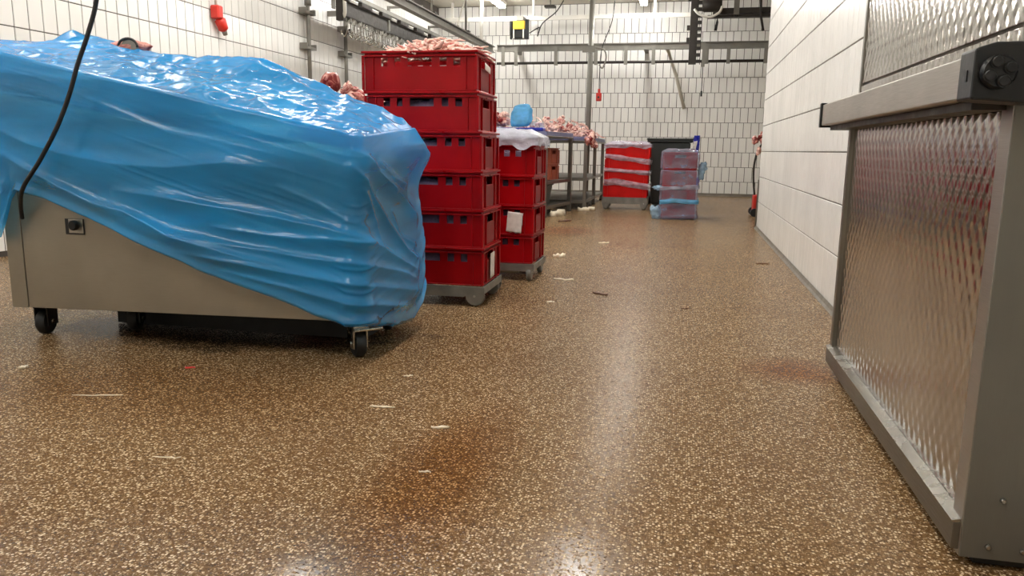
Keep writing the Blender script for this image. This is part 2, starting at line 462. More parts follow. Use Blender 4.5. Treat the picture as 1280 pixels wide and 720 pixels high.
def tile_wall(wall, place, a0, a1, z0, z1, tw, th, visible, ju_=.0042, jv_=.0034, bond=0.):
    """place(a, z) gives the point on the wall and the out / along axes"""
    pr = .006
    hw, hh, c = tw / 2 - ju_, th / 2 - jv_, .0022
    out, along = place(None, None)
    up = Vector((0, 0, 1))
    def verts():
        vs = []
        for (du, dv, dn) in ((hw, hh, -.004), (hw, hh, pr - c), (hw - c, hh - c, pr)):
            for su, sv in ((-1, -1), (1, -1), (1, 1), (-1, 1)):
                vs.append((su * du, sv * dv, dn))
        return vs
    fs = [(8, 9, 10, 11)] + [(i, (i + 1) % 4, (i + 1) % 4 + 4, i + 4) for i in range(4)] + [(i + 4, (i + 1) % 4 + 4, (i + 1) % 4 + 8, i + 8) for i in range(4)]
    R = Matrix((along, up, out)).transposed()
    base = verts()
    me = bpy.data.meshes.new('tile')
    me.from_pydata([tuple(R @ Vector(q)) for q in base], [], fs)
    me.materials.append(M['tile']); me.update()
    cells = []
    n = int((a1 - a0) / tw); m = int((z1 - z0) / th + .02)
    for r in range(m):
        for q in range(n):
            p = place(a0 + (q + .5 - (bond if r % 2 else 0)) * tw, z0 + (r + .5) * th)
            d = in_view(p) if visible(p) else None
            cells.append((d if d else 1e9, p))
    cells.sort(key=lambda t: t[0])
    rest = MB()
    for i, (d, p) in enumerate(cells):
        ju = Vector((random.gauss(0, .0022), random.gauss(0, .0022), random.gauss(0, .0022)))
        if i < 300 and d < 1e8:
            o = bpy.data.objects.new('tile', me); link(o)
            o.location = p; o.rotation_euler = ju[:]
            o.parent = wall
        else:
            rm = Matrix.Rotation(ju.x, 3, 'X') @ Matrix.Rotation(ju.z, 3, 'Z') @ R
            rest.add([tuple(p + rm @ Vector(q)) for q in base], fs)
    o = rest.build('tile_field', M['tile'], wall, fix=False)
    o['kind'] = 'stuff'

tile_wall(wall_left, lambda a, z: (Vector((1, 0, 0)), Vector((0, 1, 0))) if a is None else Vector((XL - .006, a, z)), YB - TW * 128, YB, .035, ZC, TW, TH, lambda p: p.z > 1.25)
tile_wall(wall_back, lambda a, z: (Vector((0, -1, 0)), Vector((1, 0, 0))) if a is None else Vector((a, YB + .006, z)), XL, XR2, 0, ZC, TW, TH, lambda p: p.x < 1.3, bond=.5)
tile_wall(wall_right, lambda a, z: (Vector((-1, 0, 0)), Vector((0, -1, 0))) if a is None else Vector((XR + .006, a, z)), YR - TW * 83, YR, .02, ZC, TW, TH, lambda p: p.y > 2.75, .0014, .0032)
struct('baseboard_right', MB().prism([(XR - .004, 0), (XR - .022, 0), (XR - .012, .012), (XR - .004, .03)], 1, 2.9, YR), M['skirt'], 'dark grey cove strip along the foot of the right tiled wall', 'baseboard')
struct('baseboard_back', MB().prism([(YB - .001, 0), (YB - .03, 0), (YB - .012, .015), (YB - .001, .05)], 0, XL, XR2), M['skirt'], 'dark strip along the foot of the far tiled wall', 'baseboard')
struct('trim_1', MB().box(XR - .008, XR + .226, YR + .001, YR + .012, 0, .48).box(XR - .010, XR - .004, YR - .045, YR + .012, 0, .48), M['steel'], 'grey steel guard on the outer corner of the right wall', 'corner guard')

# ------------------------------------------------------------------ steel door on the right
DX, DY0, DY1, DY2 = .53, 1.465, 2.80, 2.70
door = thing('door_1', 'thick embossed stainless door with handle bar on the right wall', 'door', (DX, DY0, 0))
door['kind'] = 'structure'
def dpart(name, mb, mat, bevel=0., par=door):
    for i, q in enumerate(mb.v): mb.v[i] = (q[0] - DX, q[1] - DY0, q[2])
    return mb.build(name, mat, par, bevel)
TK = XR - DX - .012
dpart('door_core', MB().box(DX + .016, DX + TK, DY0 + .006, DY1 - .03, .05, 2.25), M['endplate'])
dpart('lower_panel', MB().box(DX + .010, DX + .0155, DY0 + .045, DY1 - .03, .08, .93), M['emboss'])
dpart('upper_panel', MB().box(DX + .006, DX + .0155, DY0, DY2, .968, 2.25), M['emboss'], .001)
dpart('middle_panel', MB().box(DX + .004, DX + .0155, DY0, DY2, .905, .960), M['emboss'], .001)
dpart('stile', MB().box(DX, DX + .0155, DY0, DY0 + .05, .02, .903), M['alu'], .0015)
dpart('stile', MB().box(DX - .002, DX + .05, DY1 - .03, DY1, .05, .903), M['steel'], .0015)
dpart('stile', MB().box(DX + .002, DX + .05, DY2 + .001, DY2 + .022, .905, 2.25), M['steel'], .0015)
dpart('bottom_rail', MB().prism([(DX - .012, .03), (DX + .0095, .03), (DX + .0095, .082), (DX - .012, .082)], 1, DY0 + .004, DY1 + .004), M['steel'], .0015)
dpart('ledge', MB().prism([(DX - .014, .0822), (DX + .0095, .0822), (DX + .0095, .094), (DX - .016, .0865)], 1, DY0 + .004, DY1 + .004), M['chrome'], .001)
dpart('end_plate', MB().box(DX + .001, DX + TK, DY0 - .004, DY0 + .0055, .02, 2.25), M['endplate'], .001)
for bx, bz in ((.59, .138), (.648, .138), (.575, .046), (.632, .044)):
    dpart('bolt', MB().cyl((bx, DY0 - .0045, bz), (bx, DY0 - .012, bz), .005, 10, .0015), M['chrome'])
dpart('floor_seal', MB().box(DX + .03, DX + TK - .01, DY0 + .01, DY1 - .04, .004, .05), M['rubber'])
# handle bar with its black end pieces
HB = dpart('handle_bar', MB().box(.45, DX + .0035, DY0 + .012, 2.86, .842, .912), M['alu'], .003)
ec = MB().prism([(.444, .838), (.535, .832), (.60, .832), (.60, .928), (.475, .928), (.444, .918)], 1, 1.405, DY0 + .0115)
dpart('end_cap', ec, M['black'], .004)
dpart('end_cap', MB().box(.444, DX - .004, 2.8605, 2.885, .836, .918), M['black'], .003)
ros = MB().cyl((.478, 1.4045, .880), (.478, 1.392, .880), .027, 24, .004)
for a in range(4):
    t = a * math.pi / 2 + .4
    cx, cz = .478 + .016 * math.cos(t), .880 + .016 * math.sin(t)
    ros.cyl((cx, 1.392, cz), (cx, 1.386, cz), .0105, 12, .003)
dpart('knob', ros, M['black'])
dpart('slot', MB().box(.4425, .4439, 1.432, 1.440, .868, .886), M['rubber'])
dpart('lower_lip', MB().box(.475, DX + .003, DY0 + .03, 2.84, .826, .8415), M['darkmetal'], .001)

# ------------------------------------------------------------------ ceiling luminaires
def luminaire(x, y, label):
    t = thing('ceiling_light', label, 'light', (x, y, ZC), 0, 'tube lights in two rows on the ceiling')
    L = .76
    t.location.z = ZC - .03
    MB().prism([(-.075, -.001), (.075, -.001), (.06, -.05), (-.06, -.05)], 1, -L, L).build('housing', M['white'], t)
    for s in (-.032, .032):
        MB().cyl((s, -L + .03, -.072), (s, L - .03, -.072), .019, 12, .004).build('tube', M['lamp'], t)
    for s in (-1, 1):
        MB().box(-.055, .055, s * (L - .015) - .014, s * (L - .015) + .014, -.092, -.0505).build('lamp_holder', M['white'], t)
        MB().cyl((0, s * .5, -.0005), (0, s * .5, 0.029), .008, 8).build('hanging_rod', M['white'], t)
for i, y in enumerate((12.42, 9.32, 6.22, 3.12, .02)):
    o = ('farthest', 'second farthest', 'middle', 'second nearest', 'nearest')[i]
    luminaire(-3.12, y, f'{o} lit tube light in the left ceiling row')
    luminaire(-.78, y + .10, f'{o} lit tube light in the right ceiling row')

# ------------------------------------------------------------------ blue covered machine
MX0, MX1, MY0, MY1 = -2.53, -1.10, 2.45, 3.02
mach = thing('machine_cart', 'grey stainless wheeled machine under a blue plastic cover', 'machine', ((MX0 + MX1) / 2, (MY0 + MY1) / 2, 0))
mc = mach.location.copy()
def mpart(name, mb, mat, bevel=0., par=mach):
    for i, q in enumerate(mb.v): mb.v[i] = (q[0] - mc.x, q[1] - mc.y, q[2])
    return mb.build(name, mat, par, bevel)
SEAM = MX0 + .075
def topz(x): return .93 + (x - MX0) / (MX1 - MX0) * (.70 - .93)
mpart('housing', MB().prism([(MX0 + .004, .13), (MX1, .145), (MX1, topz(MX1)), (MX0 + .004, topz(MX0))], 1, MY0 + .006, MY1), M['cartsteel'], .006)
mpart('front_panel', MB().prism([(SEAM + .0025, .122), (MX1 - .002, .147), (MX1 - .002, topz(MX1) - .01), (SEAM + .0025, topz(SEAM) - .01)], 1, MY0, MY0 + .0055), M['cartsteel'], .002)
mpart('corner_panel', MB().prism([(MX0, .118), (SEAM - .0025, .120), (SEAM - .0025, topz(SEAM) - .01), (MX0, topz(MX0) - .01)], 1, MY0, MY0 + .0055), M['cartsteel'], .002)
hop = MB()
hop.prism([(-2.66, 1.02), (-1.75, .95), (-1.62, .84), (-1.5, .80), (-2.45, .93), (-2.55, .94)], 1, 2.52, 2.98)
mpart('hopper', hop, M['steel'], .01)
for (x, a) in ((-2.252, 0),):
    sw = mpart('switch_plate', MB().box(-2.253, -2.172, MY0 - .004, MY0 - .0005, .414, .473), M['rubber'], .001)
    mpart('switch_face', MB().box(-2.236, -2.174, MY0 - .006, MY0 - .0042, .420, .472), M['alu'], .0008, sw)
    mpart('switch_knob', MB().cyl((-2.203, MY0 - .0062, .450), (-2.203, MY0 - .028, .450), .019, 16, .004), M['black'], 0, sw)
def caster(x, y, white=False, rz=0.):
    t = bpy.data.objects.new('caster', None); link(t); t.parent = mach; t.location = (x - mc.x, y - mc.y, 0); t.rotation_euler = (0, 0, rz)
    MB().cyl((-.018, 0, .05), (.018, 0, .05), .05, 24, .006).build('wheel', M['rubber'], t)
    MB().box(-.028, -.021, -.03, .036, .035, .118).box(.021, .028, -.03, .036, .035, .118).box(-.028, .028, -.036, .036, .1105, .121).build('fork', M['chrome'] if white else M['black'], t, .002)
    MB().cyl((-.031, 0, .05), (.031, 0, .05), .009, 10).build('axle', M['chrome'], t)
    return t
caster(-2.46, 2.53, False, .2); c4 = caster(-1.125, 2.53, True, .75); caster(-2.16, 2.67, False, .3); caster(-1.18, 2.96, False, .3)
MB().box(-.03, .075, -.055, -.02, .104, .112).build('brake_pedal', M['chrome'], c4, .002)
mpart('shade_block', MB().box(-2.32, -1.2, 2.76, 2.93, .004, .125), M['rubber'])  # added dark block, keeps light from passing under the machine

# the cover: a sheet run round the machine, hem to shoulder, then in over the top
fx = lambda xs, tab: np.interp(xs, [a for a, b in tab], [b for a, b in tab])
SH = [(-2.90, 1.16), (-2.47, 1.070), (-2.12, .995), (-1.446, .858), (-1.12, .790), (-1.0, .765)]
RG = [(-2.9, 1.15), (-2.8, 1.17), (-2.62, 1.165), (-2.55, 1.20), (-2.48, 1.18), (-2.36, 1.150), (-2.15, 1.118), (-2.02, 1.10), (-1.69, 1.085), (-1.55, 1.03), (-1.35, .945), (-1.21, .905), (-1.11, .850), (-1.0, .79)]
HEM = [(-2.9, .40), (-2.72, .36), (-2.56, .375), (-2.49, .40), (-2.455, .47), (-2.42, .55), (-2.40, .573), (-2.365, .566), (-2.28, .548), (-2.15, .503), (-1.92, .404), (-1.70, .325), (-1.54, .274), (-1.29, .200), (-1.11, .140), (-1.0, .13)]
CX0, CX1, CY0, CY1, RC = -2.78, -1.055, 2.405, 3.09, .055
def top_h(x, y):
    t = np.clip((y - CY0) / (2.93 - CY0), 0, 1)
    z = fx(x, SH) * (1 - t ** 1.25) + fx(x, RG) * t ** 1.25
    return z - .5 * np.clip(y - 2.95, 0, 1) ** 1.0
# perimeter points (counter clockwise from the left end of the front)
per = []
def seg(p, q, n):
    for i in range(n): per.append((p[0] + (q[0] - p[0]) * i / n, p[1] + (q[1] - p[1]) * i / n, None))
def arc(cx, cy, a0, a1, n):
    for i in range(n):
        a = a0 + (a1 - a0) * i / n; per.append((cx + RC * math.cos(a), cy + RC * math.sin(a), None))
seg((CX0 + RC, CY0), (CX1 - RC, CY0), 330); arc(CX1 - RC, CY0 + RC, -math.pi / 2, 0, 22)
seg((CX1, CY0 + RC), (CX1, CY1 - RC), 120); arc(CX1 - RC, CY1 - RC, 0, math.pi / 2, 16)
seg((CX1 - RC, CY1), (CX0 + RC, CY1), 120); arc(CX0 + RC, CY1 - RC, math.pi / 2, math.pi, 14)
seg((CX0, CY1 - RC), (CX0, CY0 + RC), 60); arc(CX0 + RC, CY0 + RC, math.pi, 1.5 * math.pi, 14)
PX = np.array([p[0] for p in per]); PY = np.array([p[1] for p in per])
dl = np.hypot(np.diff(np.r_[PX, PX[0]]), np.diff(np.r_[PY, PY[0]])); SS = np.r_[0, np.cumsum(dl)[:-1]]; LT = dl.sum()
nx = np.r_[PY[1:], PY[0]] - np.r_[PY[-1], PY[:-1]]; ny = -(np.r_[PX[1:], PX[0]] - np.r_[PX[-1], PX[:-1]])
nl = np.hypot(nx, ny); nx /= nl; ny /= nl
s_c = CX1 - CX0 - RC                                   # about the right front corner
# hem heights right round
hem = np.where(PY < CY0 + .03, fx(PX, HEM), 0)
side = (PX > CX1 - .03) & (PY >= CY0 + .03)
hem = np.where(side, fx(PY, [(2.43, .135), (2.50, .125), (2.67, .085), (2.88, .062), (3.0, .10), (3.09, .22)]), hem)
back = (PY > CY1 - .03) & ~side
hem = np.where(back, fx(PX, [(-2.8, .42), (-2.0, .40), (-1.2, .30), (-1.05, .22)]), hem)
left = (PX < CX0 + .03) & (PY >= CY0 + .03) & ~back
hem = np.where(left, fx(PY, [(2.43, .38), (3.1, .42)]), hem)
hem = hem + .006 * (vnoise(SS * 14, SS * 0 + 3) - .5)
NV, NT = 150, 60
SHO = top_h(PX, PY)
V = np.linspace(0, 1, NV)[:, None]
sx = SS[None, :]
shear = np.clip(sx - s_c, 0, .7) * np.clip(1 - (sx - s_c - .7) * 4, 0, 1)
Zv = hem[None, :] + (SHO - hem)[None, :] * V
vv = V - .55 * shear + .05 * (vnoise(sx * 1.6, V * 2) - .5)
endfade = np.clip(np.minimum(V / .04, 1), 0, 1)
d = .016 * (vnoise(sx * 1.3 + 3, vv * 3.0 + 1.3) - .5) + .006 * (vnoise(sx * 3.1 + 9, vv * 7.0 + 4.3) - .5)
d = d + 0 * sx
FX0 = CX0 + RC
def fold(pts, amp, w_up, w_dn):
    """a crease: pts are (x, z) on the front or ('s', y, z) on the right side"""
    global d
    q = [(p[0] - FX0, p[1]) if len(p) == 2 else (CX1 - CX0 - 2 * RC + .0 + (p[1] - CY0), p[2]) for p in pts]
    best = np.full(Zv.shape, 9.); sg = np.ones(Zv.shape); tt = np.zeros(Zv.shape); n = len(q) - 1
    for i in range(n):
        (a0, b0), (a1, b1) = q[i], q[i + 1]
        ex, ey = a1 - a0, b1 - b0; l2 = ex * ex + ey * ey
        t = np.clip(((sx - a0) * ex + (Zv - b0) * ey) / l2, 0, 1)
        ux, uy = sx - a0 - t * ex, Zv - b0 - t * ey
        di = np.hypot(ux, uy); m = di < best
        best = np.where(m, di, best); sg = np.where(m, np.sign(ex * uy - ey * ux), sg); tt = np.where(m, (i + t) / n, tt)
    wdt = np.where(sg > 0, w_up, w_dn)
    d = d + amp * np.exp(-(best / wdt) ** 1.15) * np.clip(np.minimum(tt, 1 - tt) * 7, .0, 1) ** .7
# broad folds swinging across the front (lit upper lip, hollow below)
fold([(-2.62, .86), (-2.32, .745), (-2.14, .705), (-1.97, .680), (-1.75, .672), (-1.53, .692), (-1.28, .672)], .026, .030, .070)
fold([(-2.62, .80), (-2.35, .665), (-2.20, .60), (-2.06, .545), (-1.93, .515), (-1.76, .435), (-1.5, .375), (-1.12, .30)], .030, .022, .060)
fold([(-2.0, .590), (-1.75, .565), (-1.55, .535), (-1.32, .505), (-1.10, .465), ('s', 2.60, .40), ('s', 2.78, .33), ('s', 3.0, .25)], .024, .018, .050)
fold([(-1.62, .470), (-1.33, .445), (-1.09, .440), ('s', 2.55, .42)], .014, .014, .026)
fold([(-1.80, .440), (-1.57, .415), (-1.23, .375), (-1.09, .365), ('s', 2.75, .29), ('s', 2.98, .22)], .018, .014, .030)
fold([(-1.75, .375), (-1.45, .345), (-1.12, .295), ('s', 2.75, .225), ('s', 3.0, .17)], .018, .014, .030)
fold([(-1.6, .325), (-1.30, .268), (-1.10, .225), ('s', 2.72, .165), ('s', 2.95, .12)], .016, .012, .026)
fold([(-1.36, .62), (-1.2, .56), (-1.09, .50), ('s', 2.52, .47)], .012, .012, .030)
# fan of creases down the right side
fold([('s', 2.43, .745), ('s', 2.60, .655), ('s', 2.85, .56), ('s', 3.02, .45)], .026, .016, .040)
fold([('s', 2.42, .70), ('s', 2.52, .60), ('s', 2.65, .50), ('s', 2.85, .36), ('s', 3.0, .30)], .018, .012, .030)
fold([('s', 2.46, .62), ('s', 2.55, .52), ('s', 2.62, .40)], .012, .010, .018)
fold([('s', 2.60, .70), ('s', 2.75, .64), ('s', 2.95, .60)], .016, .012, .030)
fold([('s', 2.72, .52), ('s', 2.80, .42), ('s', 2.98, .36)], .012, .010, .022)
# taut diagonal stretch lines high on the front
fold([(-2.55, .98), (-2.3, .93), (-1.95, .84), (-1.6, .77), (-1.25, .70)], .006, .016, .05)
fold([(-2.3, .99), (-2.0, .88), (-1.75, .79), (-1.5, .73)], .005, .010, .04)
fold([(-2.60, .62), (-2.50, .60), (-2.435, .59)], .02, .02, .04)
fold([(-2.56, .40), (-2.50, .50), (-2.45, .58)], .022, .02, .03)
fold([(-2.66, .42), (-2.58, .56), (-2.50, .68), (-2.46, .72)], .016, .015, .03)
d += .0028 * (ridge(sx * 2.2 + 4, vv * 26 + 3 + sx * 1.5) - .5) * sstep(.25, .6, vnoise(sx * 2 + 5, V * 4 + 2)) 
gat = np.exp(-((sx - s_c) / .10) ** 2)
d += gat * .010 * (ridge(sx * 9 + 5, vv * 24 + 9) - .5) * sstep(.80, .60, V)
ds = sx - (-2.435 - CX0 - RC)
# rolled hem and loose lower edge
d += .022 * np.exp(-(V / .055) ** 2) + .018 * np.exp(-((V - .13) / .06) ** 2) * vnoise(sx * 1.5, V * 0 + 6) - .016 * np.exp(-(V / .012) ** 2)
# lumps at the top of the right side and loose belly on the right
rs = np.exp(-((sx - s_c - .50) / .20) ** 2)
d += rs * (.050 * np.exp(-((V - .93) / .10) ** 2) - .020 * np.exp(-((V - .70) / .10) ** 2) + .012 * np.exp(-((V - .35) / .2) ** 2))
d *= np.where(V > .93, 1 - (V - .93) / .07 * .6, 1)
bulge = .035 * np.sin(np.pi * np.clip(V * 1.05, 0, 1)) * np.clip((-1.9 - PX)[None, :] * 2, 0, 1) * 0
VX = PX[None, :] + nx[None, :] * (d + bulge); VY = PY[None, :] + ny[None, :] * (d + bulge)
P1 = np.stack([VX, np.maximum(VY, -9), Zv + .004 * (vnoise(sx * 9, vv * 14) - .5)], -1)
# keep the film outside the steel
bx = (P1[..., 0] > MX0 - .012) & (P1[..., 0] < MX1 + .012) & (P1[..., 1] > MY0 - .012) & (P1[..., 1] < MY1 + .012)
P1[..., 1] = np.where(bx & (PY < CY0 + .04)[None, :], MY0 - .012, P1[..., 1])
P1[..., 0] = np.where(bx & side[None, :], MX1 + .012, P1[..., 0])
# top: run in to a spine
QX = np.clip(PX, CX0 + .30, CX1 - .22); QY = np.full_like(PX, 2.86)
T = np.linspace(0, 1, NT + 1)[1:, None]
last = P1[-1]
TX = last[None, :, 0] * (1 - T) + QX[None, :] * T; TY = last[None, :, 1] * (1 - T) + QY[None, :] * T
TZ = top_h(TX, TY)
lump = .022 * (ridge(TX * 3.2 + 2, TY * 4.0 + TX) - .5) + .010 * (ridge(TX * 7 + TY * 5, TY * 9 - TX * 2) - .5) + .014 * (ridge(TX * 13 + TY * 4, TY * 12 + 3) - .5) * sstep(.15, .5, vnoise(TX * 5 + 1, TY * 6 + 2)) + .006 * (ridge(TX * 27 - TY * 6, TY * 24 + 8) - .5)
TZ = TZ + lump * sstep(0, .22, T) + .012 * np.exp(-(T / .05) ** 2)
# the upstanding corner of film and the fold behind
TZ += .035 * np.exp(-(((TX + 2.52) / .05) ** 2 + ((TY - 2.88) / .05) ** 2))
TZ += .03 * np.exp(-(((TX + 2.30) / .12) ** 2 + ((TY - 2.72) / .06) ** 2)) * 0
P2 = np.stack([TX, TY, TZ], -1)
# blend the join
cover = grid_mesh('plastic_cover', np.concatenate([P1, P2], 0), M['film'], None, wrap=True)
tag(cover, 'crumpled translucent blue plastic sheet draped over the grey wheeled machine', 'plastic sheet')

# meat and steel ring peeping out on top of the cover
def blob(name, size, mat, seed, parent=None, sub=3, rough=.35):
    bm = bmesh.new(); bmesh.ops.create_icosphere(bm, subdivisions=sub, radius=1)
    for v in bm.verts:
        c = v.co
        k = 1 + rough * (float(vnoise(c.x * 1.7 + seed * 3.1 + 9, c.y * 1.7 + c.z * 1.1 + 9)) - .5) + rough * .5 * (float(vnoise(c.z * 3.3 + seed + 20, c.x * 3.1 + c.y * 2.7 + 20)) - .5)
        v.co = Vector((c.x * size[0] * k, c.y * size[1] * k, c.z * size[2] * k))
    me = bpy.data.meshes.new(name); bm.to_mesh(me); bm.free()
    me.polygons.foreach_set('use_smooth', [True] * len(me.polygons)); me.materials.append(mat)
    o = bpy.data.objects.new(name, me); link(o)
    if parent is not None: o.parent = parent
    return o
mt = thing('meat_joint', 'red joint of meat with a steel ring on the blue sheet', 'meat', (-2.30, 2.93, 1.145))
b = blob('meat_body', (.095, .05, .032), M['meatred'], 3, mt)
rg = MB(); rg.tube([(.03 + .045 * math.cos(a), -.05, .0 + .033 * math.sin(a)) for a in [i * math.pi / 12 - .1 for i in range(14)]], .005, 8)
rg.build('ring', M['darkmetal'], mt)
MB().cyl((.03, -.046, -.004), (.03, -.030, -.004), .040, 20, .004).build('disc', M['steel'], mt)

# hanging black cable
cab = []
P = [(-2.30, 2.30, 3.2), (-2.05, 2.28, 1.75), (-1.95, 2.31, 1.30), (-1.955, 2.345, 1.225), (-1.99, 2.345, 1.115), (-2.045, 2.35, 1.018), (-2.085, 2.35, .91), (-2.149, 2.35, .802), (-2.235, 2.35, .69), (-2.336, 2.36, .585), (-2.42, 2.425, .50)]
P = [(-1.905, 2.36, 3.21), (-1.885, 2.35, 2.5), (-1.895, 2.35, 1.8), (-1.925, 2.35, 1.4), (-1.958, 2.348, 1.225), (-2.000, 2.345, 1.115), (-2.045, 2.34, 1.018), (-2.088, 2.335, .91), (-2.149, 2.335, .802), (-2.235, 2.34, .69), (-2.325, 2.350, .595), (-2.385, 2.39, .535), (-2.43, 2.435, .47)]
def spline(P, n=8):
    P = [Vector(p) for p in P]; out = []
    for i in range(len(P) - 1):
        a, b, c, e = P[max(i - 1, 0)], P[i], P[i + 1], P[min(i + 2, len(P) - 1)]
        for k in range(n):
            t = k / n
            out.append(.5 * ((2 * b) + (c - a) * t + (2 * a - 5 * b + 4 * c - e) * t * t + (3 * b - a - 3 * c + e) * t ** 3))
    return out + [P[-1]]
cable = MB().tube(spline(P), .0075, 10).build('power_cable', M['rubber'])
tag(cable, 'black power cable hanging in front of the blue sheet', 'cable')

# ------------------------------------------------------------------ red crates
CW, CD, CHT, PITCHZ = .565, .375, .190, .182
def crate_proto(mat, mpanel, label, holed=True):
    t = thing('meat_crate', label, 'crate')
    hw, hd = CW / 2, CD / 2
    wt = .006
    b = MB()
    z0, z1 = .012, CHT - .022
    # long walls with one slot and four square holes, set in from the rim
    ih, idp = hw - .014, hd - .014
    hz0, hz1 = CHT - .068, CHT - .030
    holes = [(-.188, -.155), (-.122, -.094), (-.058, .060), (.098, .131), (.164, .197)]
    for sg in (-1, 1):
        y0, y1 = sorted((sg * idp, sg * (idp - wt)))
        b.box(-ih, ih, y0, y1, z0, hz0); b.box(-ih, ih, y0, y1, hz1, CHT - .006)
        xs = [-ih] + ([q for h in holes for q in h] if holed else []) + [ih]
        for i in range(0, len(xs), 2): b.box(xs[i], xs[i + 1], y0, y1, hz0, hz1)
        x0, x1 = sorted((sg * ih, sg * (ih - wt)))
        b.box(x0, x1, -idp + wt, idp - wt, z0, hz0); b.box(x0, x1, -idp + wt, idp - wt, hz1, CHT - .006)
        b.box(x0, x1, -idp + wt, -.065, hz0, hz1); b.box(x0, x1, .065, idp - wt, hz0, hz1)
    b.build('shell', mat, t)
    MB().box(-ih + wt, ih - wt, -idp + wt, idp - wt, .006, .014).build('base', mat, t)
    # upper rim flange and base ledge as open frames
    def frame(name, ho, hd_, wi, za, zb):
        f = MB()
        for sg in (-1, 1):
            y0, y1 = sorted((sg * hd_, sg * (hd_ - wi))); f.cbox(-ho, ho, y0, y1, za, zb, .0018)
            x0, x1 = sorted((sg * ho, sg * (ho - wi))); f.cbox(x0, x1, -hd_ + wi, hd_ - wi, za, zb, .0018)
        f.build(name, mat, t)
    frame('top_rim', hw, hd, .0135, CHT - .010, CHT)
    frame('rim_rib', hw - .002, hd - .002, .0115, CHT - .026, CHT - .020)
    frame('base_ledge', hw - .006, hd - .006, .0078, .008, .014)
    # upright ribs
    for sx_ in (-1, 1):
        for sy in (-1, 1):
            r = MB()
            cx, cy = sx_ * (hw - .008), sy * (hd - .008)
            r.cbox(cx - .006, cx + .006, cy - .006, cy + .006, .014, CHT - .026, .002)
            r.build('corner_post', mat, t)
            x = sx_ * .225
            r = MB(); y0, y1 = sorted((sy * idp, sy * (idp + .008))); r.box(x - .002, x + .002, y0, y1, .014, CHT - .026); r.build('rib', mat, t)
            y = sy * .095
            r = MB(); x0, x1 = sorted((sx_ * ih, sx_ * (ih + .008))); r.box(x0, x1, y - .002, y + .002, .014, CHT - .026); r.build('rib', mat, t)
        x0, x1 = sorted((sx_ * ih, sx_ * (ih + .002)))
        MB().box(x0, x1, -.088, .088, .022, hz0 - .006).build('label_field', mpanel, t)
    return t
protos = {'red': crate_proto(M['red'], M['redpanel'], 'x'), 'bright': crate_proto(M['redbright'], M['redbright'], 'x', False), 'brown': crate_proto(M['brownplastic'], M['brownplastic'], 'x')}
used = set()
def crate(kind, loc, rz, label, group):
    o = protos[kind] if kind not in used else copy_tree(protos[kind])
    used.add(kind)
    o.location = loc; o.rotation_euler = (0, 0, rz); o['label'] = label; o['group'] = group
    return o

# dolly: open steel frame, cheek plates over the wheels
def dolly(label, loc, rz, style):
    t = thing('crate_dolly', label, 'dolly', loc, rz, 'dollies under the crate stacks')
    hw, hd = CW / 2 + .008, CD / 2 + .008
    zt = .098
    for sg in (-1, 1):
        y0, y1 = sorted((sg * hd, sg * (hd - .006)))
        if style == 0:
            q = [(-hw, zt - .004), (-hw, .03)]
            q = [(-hw, zt + .004)]
            def cheek(cx): return [(cx + .045 * math.cos(a), .052 + .045 * math.sin(a)) for a in [math.pi + i * math.pi / 8 for i in range(9)]]
            q = [(-hw, zt), ] + [(-hw, .045)] + cheek(-hw + .047)[1:] + [(-hw + .10, .046), (hw - .10, .046)] + cheek(hw - .047) + [(hw, .045), (hw, zt)]
            MB().prism(q, 1, y0, y1).build('side_plate', M['galv'], t, .0015)
            for c in (-hw + .047, hw - .047):
                MB().cyl((c, sg * (hd + .0002), .052), (c, sg * (hd + .005), .052), .006, 8, .001).build('bolt', M['chrome'], t)
        else:
            MB().box(-hw, hw, y0, y1, .058, zt).build('side_rail', M['galv'], t, .0015)
        x0, x1 = sorted((sg * hw, sg * (hw - .006)))
        MB().box(x0, x1, -hd + .0065, hd - .0065, .062, zt).build('end_rail', M['galv'], t, .0015)
        MB().box(-hw + .0065, hw - .0065, *sorted((sg * (hd - .0065), sg * (hd - .034))), .0865, .0905).build('ledge', M['galv'], t)
    MB().box(-.02, .02, -hd + .035, hd - .035, .0865, .0905).build('cross_bar', M['galv'], t)
    for sx_ in (-1, 1):
        for sy in (-1, 1):
            cx, cy = sx_ * (hw - .047), sy * (hd - .034)
            if style == 1:
                cx = sx_ * (hw - .030)
                MB().cyl((cx - .014, cy, .0425), (cx + .014, cy, .0425), .0425, 20, .005).build('wheel', M['wheelgrey'], t)
            else:
                MB().cyl((cx, cy - .014, .0425), (cx, cy + .014, .0425), .0425, 20, .005).build('wheel', M['wheelgrey'], t)
        if style == 0:
            MB().cyl((sx_ * (hw - .047), -hd + .008, .0425), (sx_ * (hw - .047), hd - .008, .0425), .007, 8).build('axle', M['steel'], t)
    if style == 1:
        for sy in (-1, 1):
            MB().cyl((-hw + .010, sy * (hd - .034), .0425), (hw - .010, sy * (hd - .034), .0425), .007, 8).build('axle', M['steel'], t)
    if style == 1:
        MB().cyl((-hw + .09, -hd + .02, .055), (hw - .09, -hd + .02, .055), .011, 10).build('roller_bar', M['steel'], t)
    return t
ORD = ['bottom', 'second', 'third', 'fourth', 'fifth', 'top']
